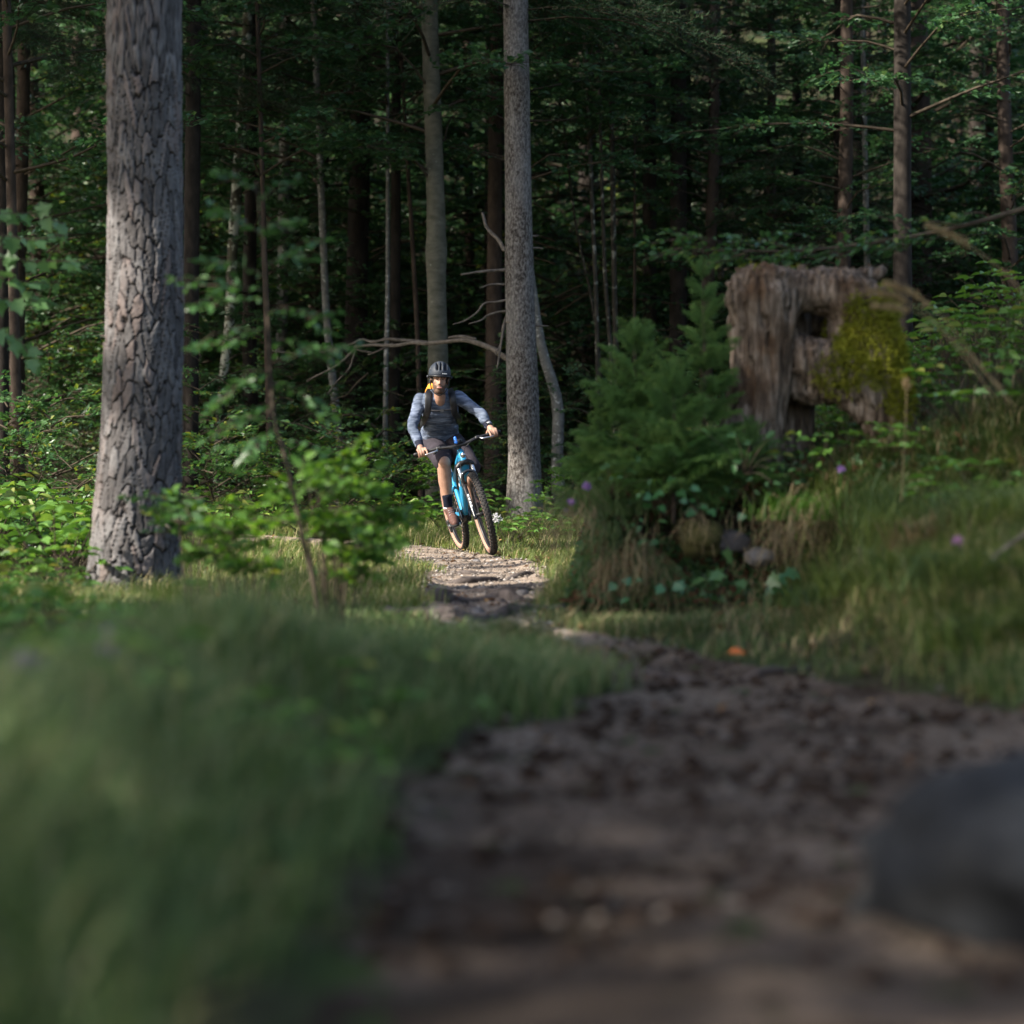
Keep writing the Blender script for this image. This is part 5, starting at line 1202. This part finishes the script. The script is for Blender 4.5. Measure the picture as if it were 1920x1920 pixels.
# cockpit
bt_('steerer', [S(.62), S(.69)], [.022, .022], M['black'])
SC = S(.68, 0, .055)
bt_('stem', [S(.68), SC], [.022, .020], M['black'])
HB = lambda y, dz=0, df=0: SC+Lh*y+Ub*(.022*smooth(.05, .16, abs(y))+dz)+nrm(f)*(-.055*smooth(.1, .38, abs(y))+df)
bt_('handlebar', [HB(y) for y in (-.39, -.29, -.17, -.08, 0, .08, .17, .29, .39)], [.013, .014, .018, .014, .013], M['black'], 12, 40)
for sd in (-1, 1):
    bt_('grip', [HB(sd*.275), HB(sd*.395)], [.0165, .0165], M['black'])
    bt_('brake_lever', [HB(sd*.20, -.005, .02), HB(sd*.22, -.015, .055), HB(sd*.28, -.02, .075), HB(sd*.32, -.022, .075)], [.009, .008, .006, .005], M['metal'], 8)
    bt_('brake_clamp', [HB(sd*.17), HB(sd*.195)], [.021, .021], M['black']); bt_('shifter', [HB(sd*.21, -.02, -.005), HB(sd*.23, -.035, .0)], [.014, .012], M['black'])
    a = Acc(); tube(a, [HB(sd*.18, 0, .02), HB(sd*.08, .0, .10), S(.60, sd*.02, .10), S(.52, sd*.04, .05), S(.3, sd*.075, .02)], [.0028, .0028], 5, 30, caps=False); world_child('brake_hose', a, M['black'], bike)
a = Acc(); rings(a, [HB(-.035, .035, .01), HB(.035, .035, .01)], [f*.012]*2, [Ub*.022]*2, 14, power=4); world_child('display', a, M['gloss_black'], bike)
bt_('phone_mount', [HB(-.02, .03, .01), HB(-.02, .075, 0)], [.018, .014], simple('mount_blue', (.02, .12, .45), .3, .5), 10)
bt_('front_light', [S(.565, 0, .07), S(.565, 0, .10)], [.02, .022], M['metal'], 12)
# white marks on the fork lowers and the frame
for sd in (-1, 1):
    for k in range(4):
        c = S(.10+.035*k, sd*.062, .030); a = Acc(); box(a, c+Fh*.006, (.012, .0015, .007), np.stack([us, Fh, Lh], -1)); world_child('decal_letter', a, M['decal_white'], bike)
for k in range(5):
    c = pts[3+k]; a = Acc(); box(a, c+nrm(np.cross(t[3+k], Lb))*(dv[3+k]+.001)*0+Lb*-(wv[3+k]+.001), (.014, .0015, .016), np.stack([t[3+k], Lb, np.cross(t[3+k], Lb)], -1)); world_child('decal_letter', a, M['decal_white'], bike)

# ------------------------------------------------------------------ the rider
man = thing('person', 'cyclist in grey-blue jersey, dark shorts and black helmet riding towards us', 'person', B(.3, 0, .9))
ML = np.array(man.location)
def skinmat():
    m, nt, b = mat_new('skin', .55, .35); n = noise(nt, 25, 4); nt.links.new(ramp(nt, n, [(.3, (.29, .165, .115)), (.7, (.375, .22, .16))]), b.inputs['Base Color'])
    b.inputs['Subsurface Weight'].default_value = .08; b.inputs['Subsurface Radius'].default_value = (.01, .004, .002); return m
M['skin'] = skinmat(); M['hair'] = simple('dark_hair', (.020, .013, .009), .8, .2, .3, 90)
a = Acc()
YH = 20.36
hc = P(824, 713, YH+.03)
Rh = np.array(Matrix.Rotation(math.radians(4), 3, 'Z') @ Matrix.Rotation(math.radians(3), 3, 'Y'))     # head frame: -y is forward
def hd(x, y, z): return hc+Rh @ np.array([x, y, z])
ellipsoid(a, hd(0, .01, .035), (.074, .094, .095), R=Rh); ellipsoid(a, hd(0, -.012, -.035), (.061, .076, .085), R=Rh)
ellipsoid(a, hd(0, -.032, -.092), (.041, .048, .038), R=Rh)
tube(a, [hd(0, -.080, .012), hd(0, -.098, -.015), hd(0, -.106, -.032)], [.007, .008, .0105], 12)
tube(a, [hd(-.010, -.092, -.037), hd(.010, -.092, -.037)], [.007, .007], 10)
tube(a, [hd(-.045, -.070, .030), hd(-.018, -.083, .029), hd(.018, -.083, .029), hd(.045, -.070, .030)], [.008, .010, .010, .008], 10, 14)
for sd in (-1, 1):
    ellipsoid(a, hd(sd*.078, .005, -.012), (.010, .019, .031), 14, 10, R=Rh); ellipsoid(a, hd(sd*.040, -.058, -.022), (.018, .016, .020), 14, 10, R=Rh)
tube(a, [hd(-.022, -.082, -.066), hd(0, -.089, -.064), hd(.022, -.082, -.066)], [.005, .007, .005], 8, 9); tube(a, [hd(-.018, -.081, -.076), hd(0, -.087, -.077), hd(.018, -.081, -.076)], [.005, .007, .005], 8, 9)
tube(a, [hd(0, .01, -.05), P(825, 748, 20.45), P(824, 764, 20.58)], [.052, .052, .056], 18, 10)
# arms
Rsh, Lsh = P(788, 749, 20.56), P(858, 744, 20.56); Rel, Lel = P(773, 799, 20.42), P(903, 777, 20.46)
RG, LG = HB(-.333), HB(.333)
Rwr = RG+Ub*.052-f*.062-Lb*-.012; Lwr = LG+Ub*.060-f*.060+Lb*-.004
tube(a, [Rsh, Rel, Rwr], [.050, .038, .027], 14, 20); tube(a, [Lsh, Lel, Lwr], [.050, .038, .027], 14, 20)
tube(a, [P(824, 764, 20.60), P(824, 800, 20.88)], [.055, .07], 16, 6)
# hands
def hand(c, wr, sd):
    """c grip centre, sd +1 left hand / -1 right hand (outward along the bar)"""
    ax = Lh*sd; F_ = f; U_ = Ub
    palm = c+U_*.030-F_*.014
    tube(a, [wr, wr*.45+palm*.55+U_*.006, palm+ax*.002], [.026, .030, .031], 14, 8)
    ellipsoid(a, palm+F_*.006, (.040, .030, .018), 16, 10, R=np.stack([ax, nrm(F_*.9-U_*.3), nrm(np.cross(ax, F_))], -1))
    for k, (o, ln) in enumerate([(-.036, .92), (-.013, 1.0), (.010, .97), (.032, .84)]):
        b = c+ax*o
        if k == 0: pp = [b+U_*.030-F_*.004, b+U_*.030+F_*.028, b+F_*.058*ln+U_*.008, b+F_*.070+U_*-.012, b+F_*.066-U_*.030]
        else: pp = [b+U_*.034-F_*.006, b+U_*.030+F_*.018, b+F_*.036*ln+U_*.004, b+F_*.030*ln-U_*.024, b+F_*.006-U_*.034]
        tube(a, pp, [.0115, .0105, .0098, .0092, .008], 10, 16)
    th = c-ax*.045
    tube(a, [palm-ax*.030-F_*.012, th+U_*.010-F_*.026, th-ax*.008-U_*.014-F_*.014, th-ax*.010-U_*.030+F_*.004], [.015, .0125, .011, .009], 10, 14)
hand(RG, Rwr, -1); hand(LG, Lwr, 1)
# legs
Rhip, Lhip = P(808, 832, 20.95), P(846, 828, 20.92)
Rkn, Lkn = P(832, 867, 20.50), P(883, 876, 20.52)
Ran, Lan = pr_+Ub*.150-f*.085, pl_+Ub*.150-f*.05
tube(a, [Rhip, (Rhip+Rkn)/2+Up*.02, Rkn], [.085, .078, .060], 18, 14); tube(a, [Lhip, (Lhip+Lkn)/2+Up*.02, Lkn], [.085, .078, .060], 18, 14)
ellipsoid(a, Rkn-f*-.012, (.060, .058, .066), 16, 12)
for kn, an_ in ((Rkn, Ran), (Lkn, Lan)):
    d = an_-kn; tube(a, [kn, kn+d*.22-f*.012, kn+d*.42-f*.018, kn+d*.72-f*.006, an_], [.062, .063, .063, .045, .037], 18, 22)
tube(a, [Rhip, Lhip], [.10, .10], 16, 4)
body = fuse('body', a, M['skin'], .0055, man, 2)
# jersey
def jdisp(co, no):
    tq = (co-ML)
    return .0055*np.sin(fbm(co[:, 0]*5, co[:, 1]*5, co[:, 2]*9, 3, 4)*9)*.8+.004*fbm(co[:, 0]*16, co[:, 1]*16, co[:, 2]*28, 3, 6)
a = Acc()
Rg = [(824, 824, 20.93, .176, .13), (824, 815, 20.90, .178, .135), (825, 798, 20.82, .166, .125), (825, 780, 20.70, .165, .128), (825, 764, 20.60, .172, .130), (824, 748, 20.53, .165, .110), (824, 740, 20.50, .125, .092), (824.5, 735, 20.48, .078, .078)]
Cc = np.array([P(q[0], q[1], q[2]) for q in Rg]); tt = nrm(np.gradient(Cc, axis=0)); lat = nrm(np.array([1.0, .12, .05])); Wd = nrm(np.cross(tt, lat))
rings(a, Cc, lat[None]*np.array([q[3] for q in Rg])[:, None], Wd*np.array([q[4] for q in Rg])[:, None], 32, power=2.4)
for sh, el, wr in ((Rsh, Rel, Rwr), (Lsh, Lel, Lwr)):
    w2 = wr*.90+el*.10
    tube(a, [sh-np.array([0, 0, .005]), sh*.5+el*.5, el, el*.5+w2*.5, w2], [.066, .056, .050, .046, .036], 18, 26)
m, nt, b = mat_new('jersey', .85, .2)
n1 = noise(nt, 16, 5, .7, stretch=(.4, 1, 2.2)); n2 = noise(nt, 3.2, 3, .5)
c1 = ramp(nt, n1, [(.34, (.038, .050, .080)), (.50, (.105, .130, .19)), (.68, (.24, .28, .37))])
nt.links.new(mixc(nt, ramp(nt, n2, [(.42, (0, 0, 0)), (.62, (.55, .55, .55))]), c1, (.045, .060, .085)), b.inputs['Base Color']); bump(nt, b, n1, .3, .006)
fuse('jersey', a, m, .0065, man, 3, jdisp)
M['cuff'] = simple('cuff_black', (.012, .014, .028), .8, .2, .2)
for el, wr in ((Rel, Rwr), (Lel, Lwr)):
    a = Acc(); d = nrm(el-wr); tube(a, [wr+d*.005, wr+d*.05], [.035, .041], 16, 5); world_child('cuff', a, M['cuff'], man)
# watch on the left wrist
d = nrm(Lel-Lwr); wp = Lwr+d*.018; sidev = nrm(np.cross(d, Lh)); outv = nrm(Up*.75-f*-.5)
outv = nrm(outv-d*np.dot(outv, d)); a = Acc(); rings(a, [wp+outv*.028, wp+outv*.044], [nrm(np.cross(outv, d))*.025]*2, [d*.025]*2, 20); world_child('watch', a, M['gloss_black'], man)
a = Acc(); rings(a, [wp+outv*.044, wp+outv*.046], [nrm(np.cross(outv, d))*.015]*2, [d*.015]*2, 20); world_child('watch_face', a, simple('watch_dial', (.16, .17, .2), .3, .5), man)
# shorts
a = Acc()
rings(a, np.array([P(824, 818, 20.92), P(825, 826, 20.94), P(826, 838, 20.97)]), lat[None]*np.array([.172, .176, .165])[:, None], np.array([[0, .13, .03]]*3), 28, power=2.5)
for hip, kn, e in ((Rhip, Rkn, .90), (Lhip, Lkn, .97)):
    k2 = hip*(1-e)+kn*e; tube(a, [hip, (hip+k2)/2+Up*.015, k2], [.112, .104, .090], 20, 12)
    tube(a, [k2-(kn-hip)*.1, k2+(kn-hip)*.03], [.093, .092], 20, 3)
fuse('shorts', a, simple('shorts_fabric', (.035, .030, .038), .9, .15, .25, 18, bm=.2), .007, man, 3, lambda co, no: .006*fbm(co[:, 0]*9, co[:, 1]*9, co[:, 2]*14, 3, 9))
# socks and shoes
M['sock'] = simple('sock_navy', (.010, .012, .022), .9, .1, .2); M['shoe'] = simple('shoe_brown', (.085, .040, .032), .7, .3, .3, 40, bm=.2); M['sole'] = simple('shoe_sole', (.02, .02, .022), .8, .2, .2)
for kn, an_, pd, sd in ((Rkn, Ran, pr_, -1), (Lkn, Lan, pl_, 1)):
    u_ = nrm(kn-an_); a = Acc(); tube(a, [an_-u_*.02, an_+u_*.07, an_+u_*.125], [.041, .042, .047], 16, 8); world_child('sock', a, M['sock'], man)
    a = Acc(); tube(a, [an_+u_*.008, an_+u_*.011], [.0445, .0445], 16, 3); world_child('sock_band', a, M['decal_white'], man)
    a = Acc(); fo = nrm(f-Lb*.05*sd*-1-Up*.30); base = pd+Ub*.036
    heel = base-fo*.105+Ub*.035; toe = base+fo*.115+Ub*.012
    tube(a, [heel, base-fo*.02+Ub*.034, base+fo*.06+Ub*.020, toe], [.040, .043, .043, .030], 16, 14); tube(a, [an_+u_*.0, heel+fo*.045+Ub*.02], [.044, .046], 16, 6)
    fuse('shoe', a, M['shoe'], .006, man, 2)
    a = Acc(); side = nrm(np.cross(Ub, fo)); rings(a, [heel-Ub*.040-fo*.03, heel-Ub*.040, base-Ub*.006, base+fo*.06-Ub*.012, toe-Ub*.016+fo*.01, toe-Ub*.010+fo*.03], [side*q for q in (.02, .036, .036, .046, .038, .012)], [Ub*.012]*6, 18, power=3); world_child('shoe_sole', a, M['sole'], man)
    a = Acc()
    for k in range(5):
        c = base+fo*(.05-.025*k)+Ub*(.058+.010*k); tube(a, [c-side*.022, c+Ub*.004, c+side*.022], [.0025, .0025], 5, 6)
    world_child('shoe_lace', a, M['decal_white' if sd > 0 else 'metal'], man)
# face details
for sd in (-1, 1):
    a = Acc(); ellipsoid(a, hd(sd*.028, -.069, .008), (.0105, .009, .0055), 12, 8, R=Rh); world_child('eye', a, simple('eye_white', (.28, .25, .24), .3, .5, .02), man)
    a = Acc(); ellipsoid(a, hd(sd*.028, -.078, .007), (.0058, .003, .0056), 10, 6, R=Rh); world_child('iris', a, M['hair'], man)
    a = Acc(); tube(a, [hd(sd*.012, -.091, .022), hd(sd*.030, -.088, .028), hd(sd*.047, -.073, .022)], [.004, .005, .003], 6, 9); world_child('eyebrow', a, M['hair'], man)
a = Acc(); tube(a, [hd(-.021, -.088, -.071), hd(0, -.0945, -.070), hd(.021, -.088, -.071)], [.004, .0055, .004], 8, 9); world_child('lips', a, simple('lip_pink', (.42, .17, .14), .5), man)
me = body.data; n = len(me.vertices); co = np.zeros(n*3); me.vertices.foreach_get('co', co); hl = (co.reshape(-1, 3)+ML-hc) @ Rh
x_, y_, z_ = hl.T
beard = smooth(-.055, -.068, z_+.35*np.abs(x_)*-1+.0)*smooth(-.145, -.13, z_)
beard = np.maximum(beard*(y_ < .02), (z_ < -.005)*(np.abs(x_) > .050)*(y_ < -.002)*(z_ > -.09)*.9)
beard = np.maximum(beard, (z_ > -.064)*(z_ < -.050)*(np.abs(x_) < .030)*(y_ < -.07))
beard = beard*(1-((np.abs(x_) < .020)*(z_ > -.080)*(z_ < -.064)))*(np.abs(x_) < .09)*(z_ > -.128)*(y_ < .03)
at = me.attributes.new('beard', 'FLOAT', 'POINT'); at.data.foreach_set('value', beard.astype(np.float32))
nt = M['skin'].node_tree; bs_ = nt.nodes['Principled BSDF']; lk = bs_.inputs['Base Color'].links[0].from_socket
nt.links.new(mixc(nt, mathn(nt, 'MULTIPLY', attr(nt, 'beard'), .80), lk, (.045, .028, .020)), bs_.inputs['Base Color'])
a = Acc(); ellipsoid(a, hd(0, .018, .020), (.082, .090, .085), R=Rh); world_child('hair', a, M['hair'], man)
# helmet
M['helmet'] = simple('helmet_shell', (.022, .027, .036), .6, .35, .12, 20)
hm = bpy.data.objects.new('helmet', None); C.objects.link(hm); hm.parent = man; HL = hd(0, 0, .05); hm.location = tuple(HL-ML)
a = Acc(); V = []; n = 72; k = 26
ph = np.linspace(0.02, PI*.56, k); th = np.arange(n)*2*PI/n; PH, TH = np.meshgrid(ph, th, indexing='ij')
X = .101*np.sin(PH)*np.cos(TH); Yy = (.132+.004*np.cos(TH*2))*np.sin(PH)*np.sin(TH)+.012; Z = .112*np.cos(PH)+.012
rib = np.sin(np.arctan2(X, .050+.0*X)*10.0+.6)                       # lengthwise vents
vent = smooth(.05, .45, rib)*smooth(.35, .6, PH)*smooth(1.40, 1.2, PH)*(np.abs(np.sin(TH)) > .25)*(np.abs(vnoise(TH*0+1, PH*0))*0+1)
gap = smooth(.02, .1, np.abs(np.sin(PH*4.2)))
vent = vent*gap
sc_ = 1-.20*vent
X, Yy, Z = X*sc_, (Yy-.012)*sc_+.012, Z*sc_
V = np.stack([X, Yy, Z], -1).reshape(-1, 3) @ Rh.T+HL+Rh @ np.array([0, -.0, -.002])
i = np.arange(k-1)[:, None]*n; j = np.arange(n)[None]; F = np.stack([i+j, i+n+j, i+n+(j+1) % n, i+(j+1) % n], -1).reshape(-1, 4)
a.add(V, F); a.F.append((np.array([np.arange(n)]), 0, True))
Lx = HL; a.V = [v-HL for v in a.V]
mh, nt, b = mat_new('helmet_vents', .6, .35); nt.links.new(mixc(nt, attr(nt, 'vent'), (.022, .028, .040), (.003, .003, .004)), b.inputs['Base Color'])
sh_ = obj('shell', a, mh, hm, extra={'vent': vent.ravel()}); so_ = sh_.modifiers.new('s', 'SOLIDIFY'); so_.thickness = .006
def hchild(name, acc, mat): acc.V = [v-HL for v in acc.V]; return obj(name, acc, mat, hm)
a = Acc(); arc = np.linspace(-PI*.98, -PI*.02, 19); tube(a, [hd(.102*math.cos(q), .012+.135*math.sin(q), .036+.004*math.sin(q)) for q in arc], [.005, .009, .005], 10, 40); hchild('brim', a, M['black'])
a = Acc(); tube(a, [hd(.104*math.cos(q), .014+.130*math.sin(q), .030) for q in np.linspace(0.0, PI, 15)], [.014, .014], 10, 30); hchild('rear_rim', a, M['helmet'])
for k in range(7):
    q = -PI*.5+.40+.062*(k-3); a = Acc(); er = Rh @ np.array([math.cos(q)*1.0, math.sin(q), 0]); box(a, hd(.103*math.cos(q), .012+.136*math.sin(q), .056)+er*.002, (.0015, .0025, .004), np.stack([er, Rh @ np.array([-math.sin(q), math.cos(q), 0]), Rh[:, 2]], -1)); hchild('logo_letter', a, M['decal_white'])
for sd in (-1, 1):
    a = Acc(); tube(a, [hd(sd*.086, -.020, .03), hd(sd*.083, -.022, -.03), hd(sd*.062, -.036, -.095), hd(sd*.02, -.055, -.132), hd(0, -.058, -.135)], [.005, .005], 6, 18); hchild('strap', a, M['black'])
    a = Acc(); tube(a, [hd(sd*.090, .035, .03), hd(sd*.084, -.015, -.045)], [.0045, .0045], 6, 6); hchild('strap', a, M['black'])
# backpack
pack = thing('backpack', 'small orange and black backpack worn by the cyclist', 'backpack', P(824, 770, 20.78)); PL = np.array(pack.location)
def pchild(name, acc, mat, **k): return world_child(name, acc, mat, pack, **k)
a = Acc(); bk = nrm(np.array([0, 1.0, .45])); upk = nrm(np.array([0, -.55, 1.0]))
c0 = P(817, 775, 20.76)+bk*.09
rings(a, [c0-upk*.22, c0-upk*.19, c0, c0+upk*.13, c0+upk*.19], [lat*q for q in (.09, .125, .135, .125, .09)], [bk*q for q in (.04, .07, .085, .075, .05)], 28, power=3); pchild('pack_body', a, M['black'])
a = Acc(); rings(a, [c0+upk*.14, c0+upk*.20, c0+upk*.255, c0+upk*.285], [lat*q for q in (.105, .095, .07, .035)], [bk*q for q in (.07, .065, .05, .03)], 24, power=2.6); pchild('pack_top', a, simple('pack_orange', (.85, .30, .035), .7, .2, .08))
for sd in (-1, 1):
    q = [(-1, [(806, 731, 20.55), (803, 739, 20.44), (803, 757, 20.42), (801, 775, 20.46), (794, 789, 20.58), (790, 796, 20.72)]), (1, [(843, 730, 20.55), (848, 740, 20.44), (850, 757, 20.42), (852, 773, 20.47), (859, 784, 20.6), (861, 792, 20.74)])][sd > 0][1]
    pp = catmull([P(*w) for w in q], 24); t, _, _ = frames(pp); wv = nrm(np.cross(t, np.array([0, -1.0, .2])))
    a = Acc(); rings(a, pp, wv*.030, nrm(np.cross(t, wv))*.011, 14, power=3.5); pchild('shoulder_strap', a, M['black'])
a = Acc(); tube(a, [P(804, 769, 20.44), P(815, 770, 20.425), P(827, 770, 20.42), P(838, 769, 20.425), P(850, 768, 20.44)], [.007, .007], 8, 20); pchild('chest_strap', a, M['black'])
a = Acc(); box(a, P(829, 769.5, 20.412), (.016, .006, .011)); pchild('buckle', a, M['gloss_black'])
